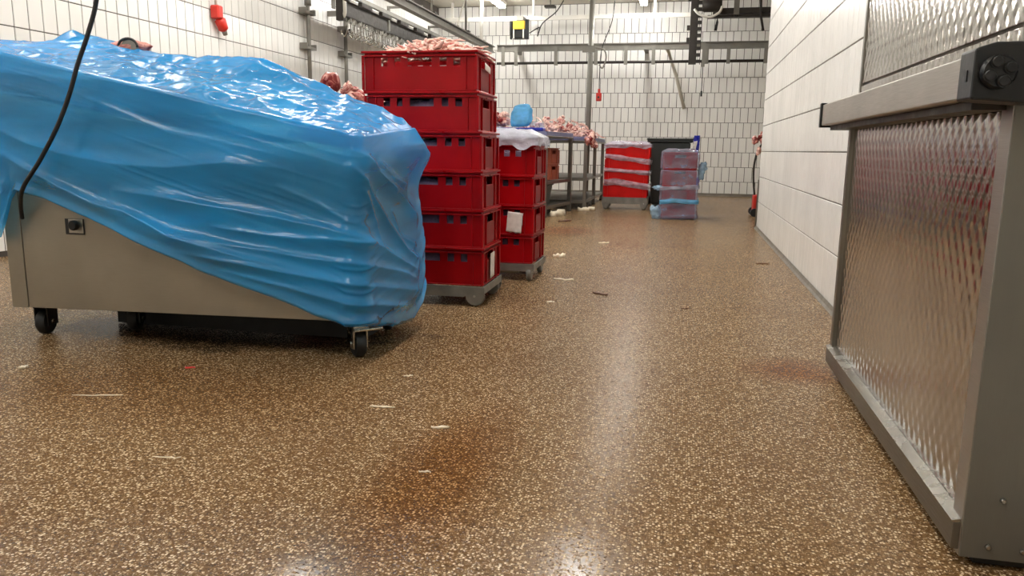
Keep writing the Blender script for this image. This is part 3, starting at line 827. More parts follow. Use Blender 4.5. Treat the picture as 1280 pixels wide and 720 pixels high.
# stack one: six crates, slightly out of line with each other
S1 = (-1.212, 3.695)
S1R = .015
dolly('steel dolly with rounded cheek plates under the tall six crate stack', (S1[0] + .012, S1[1], 0), S1R, 0)
off = [(.016, 0), (.014, .004), (.010, -.002), (.004, .003), (-.010, 0), (-.018, -.004)]
for i in range(6):
    lab = {0: 'bottom red crate with white sticker in the tall six crate stack', 5: 'top red crate of the tall stack, heaped with pink trimmings'}.get(i, f'{ORD[i]} red crate from the floor in the tall six crate stack')
    crate('red', (S1[0] + off[i][0], S1[1] + off[i][1], .0915 + i * PITCHZ), S1R + random.gauss(0, .006), lab, 'crates in the tall six crate stack')
# stack two: four crates with a film over the top one
S2 = (-1.108, 4.49)
dolly('steel dolly with exposed grey wheel under the four crate stack', (S2[0], S2[1], 0), 0, 1)
PZ2 = .168
for i in range(4):
    lab = ['bottom red crate in the four crate stack behind the tall one', 'red crate with a paper note in the four crate stack', 'third red crate up in the four crate stack behind', 'top red crate under clear film in the four crate stack'][i]
    o = crate('red', (S2[0] + (.004 * (i % 2)), S2[1], .0915 + i * PZ2), random.gauss(0, .008), lab, 'crates in the four crate stack')
    o.scale = (1, 1, PZ2 / PITCHZ)
def load(cx, cy, z, rz, zs, label, seed):
    A, B = np.meshgrid(np.linspace(-1, 1, 22), np.linspace(-1, 1, 16))
    hx, hy = CW / 2 - .030, CD / 2 - .030
    edge = np.clip((1 - np.maximum(np.abs(A), np.abs(B))) * 7, 0, 1) ** .5
    Zt = .020 + edge * (.128 + .024 * (ridge(A * 2.3 + seed, B * 2.1 + 3) - .5) + .012 * (vnoise(A * 7, B * 6 + seed) - .5))
    P = np.stack([A * hx, B * hy, np.maximum(Zt, .0165)], -1)
    o = grid_mesh('meat_bag', P, M['wrapload'], None, solid=.001)
    o.location = (cx, cy, z); o.rotation_euler = (0, 0, rz); o.scale = (1, 1, zs)
    tag(o, label, 'meat bag', 'film bags of meat inside the crates')
for i in range(5):
    load(S1[0] + off[i][0], S1[1] + off[i][1], .0915 + i * PITCHZ, S1R, 1, f'grey lilac film bag of meat inside the {ORD[i]} crate of the tall stack', i * 3.3)
for i in range(4):
    load(S2[0], S2[1], .0915 + i * PZ2, 0, PZ2 / PITCHZ, f'grey lilac film bag of meat inside the {["bottom", "second", "third", "top"][i]} crate of the four crate stack', 40 + i * 3.3)
# papers
def sheet(name, label, cat, o3, u, v, nu, nv, mat, amp, seed, solid=.0008):
    o3, u, v = Vector(o3), Vector(u), Vector(v); nrm = u.cross(v).normalized()
    A, B = np.meshgrid(np.linspace(0, 1, nu), np.linspace(0, 1, nv))
    D = amp * (vnoise(A * 5 + seed, B * 5 + seed * 2) - .2)
    jag = .05 * (vnoise(B * 6 + seed, B * 0 + 1) - .5) * (A > .5) + .05 * (vnoise(A * 6 + seed, A * 0 + 4) - .5) * (B < .5)
    P = np.array(o3)[None, None] + (A + jag)[..., None] * np.array(u) + (B + jag)[..., None] * np.array(v) + D[..., None] * np.array(nrm)
    return tag(grid_mesh(name, P, mat, None, solid=solid), label, cat)
fy2 = S2[1] - CD / 2
sheet('paper_note', 'crumpled white paper note on a red crate in the four crate stack', 'paper', (-.985, fy2 - .006, .285), (.088, 0, -.012), (.012, 0, .115), 10, 12, M['paper'], .004, 2)
sheet('crate_sticker', 'white paper sticker on the side of the bottom crate of the tall stack', 'sticker', (S1[0] + .016 + CW / 2 - .004, S1[1] - .03, .115), (0, .085, 0), (0, .004, .125), 6, 8, M['paper'], .002, 5)
sheet('sticker_scrap', 'torn white sticker scrap on the side of the topmost crate of the tall stack', 'sticker', (S1[0] - .012 + CW / 2 - .004, S1[1] - .05, .0915 + 5 * PITCHZ + .118), (0, .10, -.015), (0, .004, .030), 6, 5, M['paper'], .002, 8)

# film hanging over the top of stack two
def skirt(name, label, cx, cy, hw, hd, ztop, drop, mat, seed, tops=True, amp=.008, group=None, n=46, flat=.0, rag=.7):
    """a sheet over a crate: top with lumps and a ragged skirt round the rim"""
    q = []
    for (a, b_, k) in (((-hw, -hd), (hw, -hd), n), ((hw, -hd), (hw, hd), n * 2 // 3), ((hw, hd), (-hw, hd), n), ((-hw, hd), (-hw, -hd), n * 2 // 3)):
        for i in range(k): q.append((a[0] + (b_[0] - a[0]) * i / k, a[1] + (b_[1] - a[1]) * i / k))
    q = np.array(q); C = len(q); s = np.arange(C) / 6.
    rows = []
    dr = np.minimum(drop * (1 - rag / 2 + rag * vnoise(s * .9 + seed, s * 0 + seed)), ztop - .003)
    nrm = q / np.maximum(np.abs(q[:, :1]) / hw, np.abs(q[:, 1:]) / hd); nn = np.stack([np.where(np.abs(q[:, 0]) >= hw - 1e-6, np.sign(q[:, 0]), 0), np.where(np.abs(q[:, 1]) >= hd - 1e-6, np.sign(q[:, 1]), 0)], -1)
    for v in np.linspace(0, 1, 9):
        d_ = .006 + amp * (ridge(s * 1.1 + seed, v * 2 + s * .2) + .6 * vnoise(s * 3, v * 5 + seed) - .4)
        d_ = np.maximum(d_, .003) * (1 if v < .99 else .5)
        rows.append(np.stack([cx + q[:, 0] + nn[:, 0] * d_, cy + q[:, 1] + nn[:, 1] * d_, ztop - dr * (1 - v)], -1))
    if tops:
        for v in np.linspace(0, 1, 9)[1:]:
            x = q[:, 0] * (1 - v); y = q[:, 1] * (1 - v)
            rows.append(np.stack([cx + x, cy + y, ztop + .004 + flat * np.sin(v * 1.5) + amp * 2.2 * (ridge(x * 9 + seed, y * 9) + .5 * ridge(x * 21, y * 23 + seed)) * min(1, v * 4)], -1))
    o = grid_mesh(name, np.array(rows), mat, None, wrap=True)
    return tag(o, label, 'plastic film', group)
skirt('plastic_film', 'clear film lid over the four crate stack behind the tall one', S2[0], S2[1], CW / 2 + .004, CD / 2 + .004, .0915 + 4 * PZ2 + .060, .060, M['milky'], 4, True, .013, flat=.0)

# ------------------------------------------------------------------ meat pieces
def strip_mesh(name, seed, L, r, flat, mat):
    rnd = random.Random(seed)
    n = 9
    pts = []; ax = rnd.uniform(-1, 1); ay = rnd.uniform(-.5, .5)
    for i in range(n):
        t = i / (n - 1) - .5
        pts.append((t * L, .35 * L * ax * (t * t * 2 - .2) + rnd.gauss(0, r * .3), .25 * L * ay * math.sin(t * 5) + rnd.gauss(0, r * .3) + r))
    rs = [r * (.35 + .75 * math.sin(math.pi * (i + .4) / (n - .2))) * rnd.uniform(.8, 1.2) for i in range(n)]
    mb = MB().tube(pts, rs, 7)
    mb.v = [(x, y, z * flat) for x, y, z in mb.v]
    o = mb.build(name, mat)
    return o
strips = [strip_mesh('meat_trimming', s, random.uniform(.14, .24), random.uniform(.008, .013), .8, M['meat']) for s in range(5)]
chunks = [strip_mesh('meat_chunk', 50 + s, random.uniform(.09, .14), random.uniform(.022, .034), .85, M['meatred'] if s == 0 else M['meatmix']) for s in range(4)]
mused = set()
def piece(src, loc, rot, label, group, sc=1.):
    o = src if src.name not in mused else src.copy()
    if src.name in mused: link(o)
    mused.add(src.name)
    o.location = loc; o.rotation_euler = rot; o.scale = (sc, sc, sc)
    return tag(o, label, 'meat', group)
ztop1 = .0915 + 5 * PITCHZ + CHT
for i in range(210):
    x = max(-.19, min(.19, random.gauss(.03, .12))); y = random.uniform(-.12, .12)
    env = max(0, 1 - (x / .25) ** 2) * max(0.15, 1 - (y / .17) ** 2)
    z = ztop1 - .045 + random.uniform(.5, 1) * .105 * env
    piece(strips[i % 5], (S1[0] - .015 + x, S1[1] + y, z), (random.gauss(0, .2), random.gauss(0, .12), random.gauss(0, .6) + (0 if abs(x) > .12 else random.choice((0, 1.2)))), 'pale pink meat trimming heaped in the top crate of the tall stack', 'trimmings in the top crate', random.uniform(.75, 1.0))

# crates behind the blue sheet, with meat seen over it
S5 = (-1.93, 4.25)
for i in range(5):
    crate('red', (S5[0], S5[1], .002 + i * PITCHZ), .05, f'{["bottom","second","third","fourth","top"][i]} red crate of the stack hidden behind the blue sheet', 'crates behind the blue sheet')
for i in range(40):
    x = random.uniform(-.22, .27); y = random.uniform(-.13, .13)
    env = .5 + .6 * (x + .22) / .5
    z = .93 + random.uniform(0.05, 1) ** 1.3 * .19 * env * max(.2, 1 - (y / .2) ** 2)
    piece(chunks[1 + i % 3] if i % 3 else strips[i % 5], (S5[0] + x, S5[1] + y, z), (random.gauss(0, .5), random.gauss(0, .5), random.uniform(0, 6.28)), 'pink meat piece heaped behind the blue sheet beside the tall stack', 'meat behind the blue sheet', random.uniform(.8, 1.1))
cj = blob('dark_meat_joint', (.05, .05, .06), M['meatred'], 9)
cj.location = (-1.95, 4.10, 1.10); tag(cj, 'dark red lump of lean meat poking up behind the blue sheet', 'meat')

# ------------------------------------------------------------------ work tables on the left
def table(label, x0, x1, y0, y1, ztop, legs_y, rz, board):
    cx, cy = x1, y0
    t = thing('work_table', label, 'table', (cx, cy, 0), rz, 'steel cutting tables')
    W = x1 - x0; L = y1 - y0
    MB().cbox(-W, 0, 0, L, ztop - .055, ztop - .034, .004).build('table_top', M['steel'], t)
    MB().cbox(-W + .004, -.004, .004, L - .004, ztop - .0335, ztop + .012, .003).build('cutting_board', board, t)
    for y in legs_y:
        for x in (-.03, -W + .03):
            MB().box(x - .022, x + .022, y - .022, y + .022, .012, ztop - .0555).build('leg', M['steel'], t, .003)
            MB().cyl((x, y, 0), (x, y, .012), .030, 12).build('foot', M['rubber'], t)
    for x in (-.03, -W + .03):
        for z in (.10, .38):
            for a, b_ in zip(legs_y[:-1], legs_y[1:]):
                MB().box(x - .016, x + .016, a + .0225, b_ - .0225, z - .018, z + .018).build('side_rail', M['steel'], t, .002)
    for y in (legs_y[0], legs_y[-1]):
        for z in (.10, .38):
            MB().box(-W + .0525, -.0525, y - .016, y + .016, z - .018, z + .018).build('cross_rail', M['steel'], t, .002)
    MB().box(-W + .05, -.05, legs_y[0] + .0165, legs_y[-1] - .0165, .386, .394).build('shelf', M['steel'], t)
    MB().box(-W + .05, -.05, legs_y[0] + .0165, legs_y[-1] - .0165, .106, .113).build('shelf', M['steel'], t)
    return t
table('steel table with blue board nearest the four crate stack', -2.6, -1.49, 8.50, 9.58, .935, [.03, 1.05], -.13, M['tableblue'])
table('steel table with open leg frames beside the bright red crates', -2.3, -1.20, 9.80, 11.95, .90, [.03, 1.05, 2.1], 0, M['tableblue'])
# goods in and on the near table
crate('brown', (-1.76, 9.02, .395), -.13, 'lower brown crate on the shelf of the nearer table', 'brown crates on the table shelf')
crate('brown', (-1.76, 9.02, .395 + PITCHZ), -.13, 'upper brown crate on the shelf of the nearer table', 'brown crates on the table shelf')
tag(MB().cbox(-2.05, -1.52, 8.62, 8.65, .79, .865, .004).build('hanging_board', M['orangeboard']), 'orange brown board hanging under the nearer table top', 'board')
gb = thing('storage_bin', 'grey green plastic bin on the low shelf of the nearer table', 'bin', (-1.80, 8.95, .114))
MB().prism([(-.24, 0), (.24, 0), (.27, .22), (-.27, .22)], 1, -.17, .17).build('bin_body', M['greybin'], gb, .006)
MB().box(-.285, .285, -.185, .185, .2205, .236).build('bin_rim', M['greybin'], gb, .003)
tag(MB().cbox(-2.35, -1.55, 8.535, 8.70, .949, .985, .005).build('cutting_board_stack', M['blueboard']), 'dark blue board slab on the near end of the nearer table', 'board')
bb = blob('plastic_bag', (.135, .09, .135), M['filmbag'], 5, None, 4, .5)
for q in bb.data.vertices:
    c = q.co; q.co = Vector((math.copysign(abs(c.x / .15) ** .55 * .125, c.x), math.copysign(abs(c.y / .1) ** .6 * .08, c.y), math.copysign(abs(c.z / .15) ** .55 * .125, c.z) + c.x * .15))
bb.location = (-1.80, 8.62, 1.118); tag(bb, 'bunched sky blue plastic bag standing on the table behind the crates', 'plastic bag')
tag(MB().cbox(-1.71, -1.56, 8.56, 8.68, .986, 1.04, .006).build('parts_tray', M['wrap']), 'small pale lilac tray beside the sky blue bag', 'tray')
for i in range(26):
    piece(chunks[i % 4], (random.uniform(-2.35, -1.98), random.uniform(8.6, 8.9), 1.02 + random.uniform(-.02, .09)), (random.gauss(0, .5), random.gauss(0, .5), random.uniform(0, 6.28)), 'red meat piece behind the sky blue bag on the table', 'meat behind the sky blue bag', random.uniform(.8, 1.1))
for i in range(220):
    y = random.uniform(8.85, 11.9); x = random.uniform(-.62, -.02)
    edge = np.interp(y, [8.8, 9.7, 9.8, 12], [-1.45, -1.34, -1.24, -1.24])
    hgt = np.interp(y, [8.8, 9.2, 10.4, 11.2, 12], [.10, .24, .17, .12, .05])
    base = .952 if y < 9.75 else .918
    z = base + random.random() ** 1.5 * hgt * max(.05, 1 - ((x + .28) / .32) ** 2)
    piece(chunks[i % 4] if i % 2 else strips[i % 5], (edge + x, y, z + .02), (random.gauss(0, .5), random.gauss(0, .5), random.uniform(0, 6.28)), 'pale pink meat trimming heaped on the nearer steel table' if y < 9.75 else 'pale pink meat trimming heaped on the farther steel table', 'trimmings on the cutting tables', random.uniform(.55, 1.0))
for i in range(10):
    piece(chunks[i % 2], (-1.185 + random.uniform(-.02, .03), 9.84 + random.uniform(-.05, .5), .80 + random.uniform(0, .13)), (random.gauss(0, .3), 1.4 + random.gauss(0, .2), random.uniform(0, 6.28)), 'reddish meat piece hanging over the table edge by the bright crates', 'meat hanging over the table edge')

# ------------------------------------------------------------------ bright stack with film bands
S3 = (-.735, 10.20)
d3 = dolly('grey dolly under the bright red crates beside the black bin', (S3[0], S3[1], 0), .0, 0)
d3.scale = (1, 1, 1.58)
for i in range(4):
    o = crate('bright', (S3[0] + .006 * i, S3[1], .150 + i * .167), .0, f'{["bottom","second","third","top"][i]} bright red crate beside the black bin', 'bright red crates beside the black bin')
    o.scale = (1, 1, .167 / PITCHZ)
def band(name, label, cx, cy, hw, hd, zl, zr, h, mat, seed, group, amp=.012):
    """crumpled liner edge along the front and right side of a crate"""
    n = 60
    L = 2 * hw + 2 * hd; rows = []
    s = np.linspace(0, L, n)
    x = np.where(s < 2 * hw, -hw + s, hw); y = np.where(s < 2 * hw, -hd, -hd + (s - 2 * hw))
    ox = np.where(s < 2 * hw, 0, 1.); oy = np.where(s < 2 * hw, -1., 0)
    zc = zl + (zr - zl) * np.clip(s / (2 * hw), 0, 1)
    for v in np.linspace(-1, 1, 9):
        hh = h * (.6 + .7 * vnoise(s * 6 + seed, s * 0 + (2 if v > 0 else 7)))
        d_ = .006 + amp * (1 - v * v) + amp * ridge(s * 9 + seed, v * 1.5 + seed)
        rows.append(np.stack([cx + x + ox * d_, cy + y + oy * d_, zc + v * hh / 2 + .004 * (vnoise(s * 20, v * 3 + seed) - .5)], -1))
    return tag(grid_mesh(name, np.array(rows), mat), label, 'plastic film', group)
hw3, hd3 = CW / 2, CD / 2
for i, (zl, zr, h) in enumerate(((.36, .30, .085), (.500, .470, .050), (.680, .610, .060))):
    band('crate_liner', ['lowest lilac film edge slanting across the bright red crates', 'middle lilac film edge between the bright red crates', 'upper lilac film edge slanting across the bright red crates'][i], S3[0] + .01, S3[1], hw3, hd3, zl, zr, h, M['clear'], 3 + 5 * i, 'film edges on the bright red crates')
skirt('plastic_film', 'pale film lid over the bright red crates by the black bin', S3[0] + .018, S3[1], CW / 2 + .004, CD / 2 + .004, .150 + 4 * .167 + .012, .045, M['clear'], 14, True, .010, flat=.01)

# ------------------------------------------------------------------ wrapped stack in front of the bin
S4 = (-.052, 8.95)
for i in range(4):
    z = .008 + i * .180
    crate('red', (S4[0], S4[1] + .10, z), math.pi / 2, f'{["bottom","second","third","top"][i]} red crate wrapped in film in the free standing stack', 'film wrapped red crates')
    hw4, hd4 = CD / 2 + .010, CW / 2 + .010
    skirt('wrapping_film', f'{["bottom","second","third","top"][i]} lilac film bag around a crate of the free standing stack', S4[0], S4[1] + .10, hw4, hd4, z + (.176 if i < 3 else .200), .168 if i < 3 else .190, M['wrap'], 21 + 3 * i, i == 3, .009, 'film bags around the wrapped crates', rag=.10)
for i, (z, h, seed) in enumerate(((.20, .050, 3), (.345, .045, 9), (.02, .05, 15))):
    band('film_edge', ['sky blue film edge above the bottom wrapped crate', 'pale blue film edge between the middle wrapped crates', 'pale lilac film edge at the foot of the wrapped crates'][i], S4[0], S4[1] + .10, CD / 2 + .016, CW / 2 + .016, z + (.0 if i == 0 else -.01), z + (.0 if i == 0 else .02), h, M['filmbag'] if i == 0 else M['clear'] if i == 1 else M['wrap'], seed, 'film edges on the wrapped crates', .008)
for nm, lab, loc, sz, sd in (('film_tail', 'crumpled pale film tail on the floor left of the wrapped crates', (-.30, 8.82, .075), (.055, .06, .075), 2), ('film_tail', 'bunched pale film sticking out right of the wrapped crates', (.185, 8.84, .56), (.045, .05, .085), 6), ('film_tail', 'small film tip sticking out left between the wrapped crates', (-.285, 8.80, .345), (.05, .04, .022), 8)):
    o = blob(nm, sz, M['tail'], sd, None, 3, 1.1); o.location = loc; tag(o, lab, 'plastic film', 'film tails on the wrapped crates')

# ------------------------------------------------------------------ black bin with blue bag
bn = thing('waste_bin', 'tall black wheeled bin standing behind the wrapped crates', 'bin', (-.21, 11.0, 0))
def ring4(hw, hd, z): return [(-hw, -hd, z), (hw, -hd, z), (hw, hd, z), (-hw, hd, z)]
bt = MB(); a = ring4(.22, .24, .03); b_ = ring4(.275, .29, .86)
bt.add(a + b_, [(3, 2, 1, 0), (4, 5, 6, 7)] + [(i, (i + 1) % 4, (i + 1) % 4 + 4, i + 4) for i in range(4)])
bt.build('bin_body', M['bin'], bn, .02)
MB().cbox(-.30, .30, -.315, .315, .865, .895, .008).build('rim', M['bin'], bn)
MB().prism([(-.31, .8955), (.31, .8955), (.30, .918), (-.30, .918)], 1, -.32, .30).build('lid', M['bin'], bn, .006)
MB().cyl((-.24, .32, .905), (.24, .32, .905), .014, 10).build('handle', M['bin'], bn)
for s in (-1, 1):
    MB().cyl((s * .235, .22, .10), (s * .285, .22, .10), .10, 20, .008).build('wheel', M['rubber'], bn)
    MB().box(s * .10 - .015, s * .10 + .015, -.2425, -.225, .1, .80).build('rib', M['bin'], bn)
MB().box(-.20, .20, -.235, -.205, 0, .0295).build('foot', M['bin'], bn)
sheet('blue_bag', 'dark blue folded bag hanging on the right of the black bin', 'bag', (.095, 10.672, .70), (.075, .05, 0), (.0, 0, .255), 8, 14, M['bluebag'], .03, 3, .004)
sheet('white_bag', 'white folded bag between the black bin and the dark blue bag', 'bag', (.065, 10.665, .68), (.045, .01, 0), (.035, 0, .20), 6, 10, M['white'], .02, 7, .003)
sheet('blue_bag', 'dark blue bag end low behind the wrapped crates', 'bag', (.04, 10.70, .27), (.16, .03, 0), (.0, 0, .13), 6, 8, M['bluebag'], .02, 12, .004)

# ------------------------------------------------------------------ stand at the right wall corner
st = thing('meat_stand', 'black stand with red base carrying raw meat beyond the right wall corner', 'stand', (.885, 9.6, 0))
MB().cbox(-.075, .12, -.12, .12, .06, .25, .01).build('base_box', M['redplug'], st)
for s in (-.06, .08):
    MB().cyl((s, -.13, .05), (s, -.165, .05), .05, 18, .005).build('wheel', M['rubber'], st)
    MB().cyl((s, .13, .05), (s, .165, .05), .05, 18, .005).build('wheel', M['rubber'], st)
MB().tube(spline([(-.06, 0, .25), (-.085, 0, .45), (-.085, 0, .62), (-.05, 0, .78), (.02, 0, .88)]), .012, 8).build('post', M['darkmetal'], st)
for i in range(9):
    piece(chunks[i % 2], (.835 + random.uniform(-.05, .09), 9.6 + random.uniform(-.06, .06), .83 + random.uniform(-.09, .13)), (random.gauss(0, .3), 1.2 + random.gauss(0, .5), random.uniform(0, 6)), 'raw meat piece on the black stand at the wall corner', 'meat on the black stand', .9)

# ------------------------------------------------------------------ overhead rails
YRAIL = 13.0
def ibeam(mb, axis, a0, a1, c, z0, z1, w_):
    fl = .014
    for za, zb, hw_ in ((z0, z0 + fl, w_), (z1 - fl, z1, w_), (z0 + fl, z1 - fl, .007)):
        if axis == 0: mb.box(a0, a1, c - hw_, c + hw_, za, zb)
        else: mb.box(c - hw_, c + hw_, a0, a1, za, zb)
    return mb
t = thing('rail_beam', 'grey steel beam with pipe rail running across the far wall', 'beam', (-1, YRAIL, 2.4))
def rpart(name, mb, mat, par, bevel=0.):
    for i, q in enumerate(mb.v): mb.v[i] = (q[0] - par.location.x, q[1] - par.location.y, q[2] - par.location.z)
    return mb.build(name, mat, par, bevel)
rpart('girder', ibeam(MB(), 0, -3.16, 1.9, YRAIL, 2.345, 2.452, .04), M['beam'], t)
rpart('pipe_rail', MB().cyl((-3.16, YRAIL - .02, 2.155), (1.9, YRAIL - .02, 2.155), .022, 10), M['darkmetal'], t)
for x in (-3.05, -2.83, -2.16, -1.5, -1.02, -.58, .25, .58, 1.14):
    rpart('hanger', MB().box(x - .028, x + .028, YRAIL - .055, YRAIL - .042, 2.115, 2.42).box(x - .028, x + .028, YRAIL - .0415, YRAIL + .005, 2.115, 2.13), M['beam'], t)
for x in (-2.9, -.72, 1.3):
    rpart('wall_bracket', MB().box(x - .03, x + .03, YRAIL + .041, YB - .002, 2.36, 2.44), M['beam'], t)
t = thing('upper_rail', 'thin white rail above the main beam on the far wall', 'rail', (-2, 13.2, 2.9))
rpart('rail_bar', MB().box(-4.35, .02, 13.18, 13.22, 2.865, 2.935), M['whitepipe'], t, .004)
for x in (-4.0, -2.6, -1.6, -.6):
    rpart('rail_hanger', MB().box(x - .02, x + .02, 13.19, 13.21, 2.9355, ZC - .002), M['whitepipe'], t)
t = thing('rail_beam', 'grey steel beam running along the left side to the far corner', 'beam', (-3.28, 10, 2.4))
rpart('girder', ibeam(MB(), 1, 5.2, 13.15, -3.28, 2.345, 2.452, .045), M['beam'], t)
for y in (6.0, 8.35, 9.9, 11.5):
    rpart('drop_rod', MB().cyl((-3.28, y, 2.4525), (-3.28, y, ZC - .002), .016, 8), M['beam'], t)
    rpart('clamp', MB().box(-3.34, -3.22, y - .05, y + .05, 2.4525, 2.47), M['darkmetal'], t)
t = thing('side_rail', 'dark slotted rail with grey hangers between the two left beams', 'rail', (-3.72, 10, 2.4))
rpart('rail_bar', MB().box(-3.74, -3.70, 7.2, 12.9, 2.375, 2.425), M['beam'], t, .004)
y = 7.4
while y < 12.6:
    rpart('slot_block', MB().box(-3.745, -3.695, y, y + .30, 2.33, 2.3745), M['darkmetal'], t)
    y += .62
for y in (8.0, 9.6, 11.2, 12.7):
    rpart('hanger', MB().box(-3.76, -3.741, y - .03, y + .03, 2.20, 2.50).box(-3.741, -3.30, y - .02, y + .02, 2.475, 2.50), M['beam'], t)
t = thing('hook_rail', 'broad dark steel rail on the left wall carrying the hooks', 'rail', (-4.0, 10, 2.3))
rpart('rail_web', MB().box(-4.03, -3.97, 8.78, 12.2, 2.26, 2.42), M['darkmetal'], t, .004)
rpart('rail_flange', MB().box(-4.06, -3.93, 8.78, 12.2, 2.4205, 2.45), M['beam'], t, .003)
for y in (9.2, 10.4, 11.6):
    rpart('wall_arm', MB().box(XL + .004, -4.0305, y - .025, y + .025, 2.33, 2.39), M['beam'], t)
rpart('end_post', MB().box(-4.05, -3.96, 8.70, 8.7795, 2.20, 2.62), M['darkmetal'], t, .004)
rpart('end_pipe', MB().tube(spline([(-3.94, 8.70, 2.75), (-3.94, 8.70, 2.5), (-3.94, 8.71, 2.3), (-3.97, 8.73, 2.24)]), .022, 8), M['whitepipe'], t)
hk = MB().tube(spline([(0, 0, .02), (0, 0, -.07), (.005, 0, -.10), (.03, 0, -.145), (.065, 0, -.14), (.078, 0, -.11), (.07, 0, -.085)], 4), .007, 6)
hk.box(-.012, .012, -.02, .02, -.03, .022)
hook0 = None
y = 8.92; i = 0
while y < 12.1:
    if hook0 is None: o = hook0 = hk.build('meat_hook', M['chrome'])
    else: o = hook0.copy(); link(o)
    o.location = (-4.0 + random.uniform(-.01, .01), y, 2.237 if True else 0); o.rotation_euler = (0, 0, random.uniform(-.9, .9) + (0 if i % 2 else math.pi)); o.scale = (1.25, 1.25, 1.25)
    tag(o, 'shiny steel hook hanging in the row under the dark rail', 'hook', 'hooks hanging in a row under the dark rail')
    y += random.uniform(.055, .085); i += 1

# vertical lift column, motor and dark beam at upper right
t = thing('lift_column', 'dark upright steel lift column with a row of holes', 'lift', (.07, 12.5, 2.5))
rpart('column', MB().box(-.03, .075, 12.46, 12.56, 2.06, ZC - .002), M['darkmetal'], t, .004)
lad = MB().box(.0755, .085, 12.47, 12.55, 2.06, ZC - .002).box(.135, .145, 12.47, 12.55, 2.06, ZC - .002)
z = 2.08
while z < ZC - .05:
    lad.box(.0852, .1348, 12.47, 12.55, z, z + .045); z += .095
rpart('ladder_strip', lad, M['darkmetal'], t)
for z in (2.38, 2.56, 2.98):
    rpart('side_lug', MB().box(-.075, -.0305, 12.48, 12.54, z, z + .07), M['darkmetal'], t)
rpart('hanger', MB().box(.17, .215, 12.48, 12.50, 2.02, 2.38).box(.1455, .1695, 12.48, 12.52, 2.30, 2.36), M['beam'], t)
rpart('motor', MB().cyl((.14, 12.44, 2.90), (.42, 12.44, 2.90), .095, 18, .02), M['darkmetal'], t)
rpart('motor_cable', MB().tube(spline([(.02, 12.36, 2.84), (.10, 12.34, 2.76), (.25, 12.33, 2.72), (.38, 12.34, 2.78), (.42, 12.36, 2.87)], 6), .018, 8), M['whitepipe'], t)
rpart('pull_handle', MB().tube([(.33, 12.44, 2.80), (.365, 12.45, 2.72), (.365, 12.45, 2.66), (.345, 12.45, 2.54)], [.004, .004, .018, .022], 8), M['black'], t)
rpart('pull_cord', MB().tube([(.19, 12.49, 2.03), (.192, 12.49, 1.80), (.19, 12.49, 1.66)], .006, 6).tube([(.19, 12.49, 1.66), (.19, 12.49, 1.58)], .014, 8), M['black'], t)
t = thing('dark_beam', 'dark double beam under the ceiling right of the lift column', 'beam', (.8, 12.6, 2.8))
rpart('beam_upper', MB().box(.30, 1.95, 12.58, 12.66, 2.80, 2.885), M['darkmetal'], t, .003)
rpart('beam_lower', MB().box(.22, 1.95, 12.56, 12.68, 2.745, 2.785), M['darkmetal'], t, .003)
for x in (.36, .64, 1.6):
    rpart('hanger', MB().box(x - .04, x + .04, 12.56, 12.579, 2.76, ZC - .002), M['beam'], t)
MBp = MB().tube([(.97, 12.5, 3.2), (.99, 12.5, 2.75), (1.04, 12.5, 2.53)], .018, 8).build('hanging_rod', M['darkmetal']); tag(MBp, 'dark rod hanging below the dark beam near the right wall', 'rod')
tag(MB().tube([(-.44, 13.07, 2.44), (-.36, 13.35, 2.36), (-.22, 13.45, 1.98), (-.06, 13.53, 1.45)], .028, 8).build('slanted_shape', M['ceil']), 'grey tube shape slanting down in front of the far wall', 'pipe')  # slanting grey shape, built as a bent tube
# support pole rising from the tables
t = thing('support_pole', 'grey pole from the cutting tables up to the ceiling', 'pole', (-1.47, 12.1, 0))
rpart('tube', MB().cyl((-1.50, 12.1, .0), (-1.475, 12.1, ZC - .002), .042, 14), M['beam'], t)
rpart('clamp', MB().box(-1.60, -1.40, 12.02, 12.055, 2.20, 2.30), M['beam'], t, .003)
rpart('hook_arm', MB().tube(spline([(-1.40, 12.04, 2.26), (-1.28, 12.04, 2.24), (-1.24, 12.04, 2.12), (-1.29, 12.04, 1.97), (-1.34, 12.04, 2.02)], 6), .012, 8), M['steel'], t)
t = thing('white_pole', 'slim white pole in front of the left part of the far wall', 'pole', (-3.28, 12.4, 2.46))
rpart('tube', MB().cyl((-3.28, 12.4, 2.4525), (-3.28, 12.4, ZC - .002), .026, 10), M['whitepipe'], t)
tag(MB().tube(spline([(-3.12, 11.2, 3.2), (-3.20, 11.2, 2.9), (-3.33, 11.2, 2.46)], 6), .012, 6).build('hanging_rope', M['rope']), 'thin white rope slanting down to the left beam', 'rope')
# yellow and black display box under the rail
t = thing('work_light', 'black and yellow box lamp hanging on the far rail', 'lamp', (-2.73, 12.75, 2.45))
rpart('case', MB().cbox(-2.85, -2.60, 12.72, 12.90, 2.52, 2.80, .01), M['black'], t)
rpart('yellow_front', MB().cbox(-2.83, -2.63, 12.685, 12.7195, 2.655, 2.785, .006), M['yellow'], t)
rpart('side_bar', MB().box(-2.87, -2.845, 12.66, 12.719, 2.50, 2.78), M['black'], t)
rpart('side_bar', MB().box(-2.62, -2.565, 12.66, 12.719, 2.50, 2.80), M['black'], t)
rpart('lens_guard', MB().box(-2.825, -2.805, 12.68, 12.719, 2.515, 2.655).box(-2.665, -2.645, 12.68, 12.719, 2.515, 2.655), M['whitepipe'], t)
rpart('bracket', MB().box(-2.79, -2.68, 12.78, 12.83, 2.8005, 2.86).box(-2.79, -2.68, 12.78, 13.179, 2.8605, 2.875), M['steel'], t)
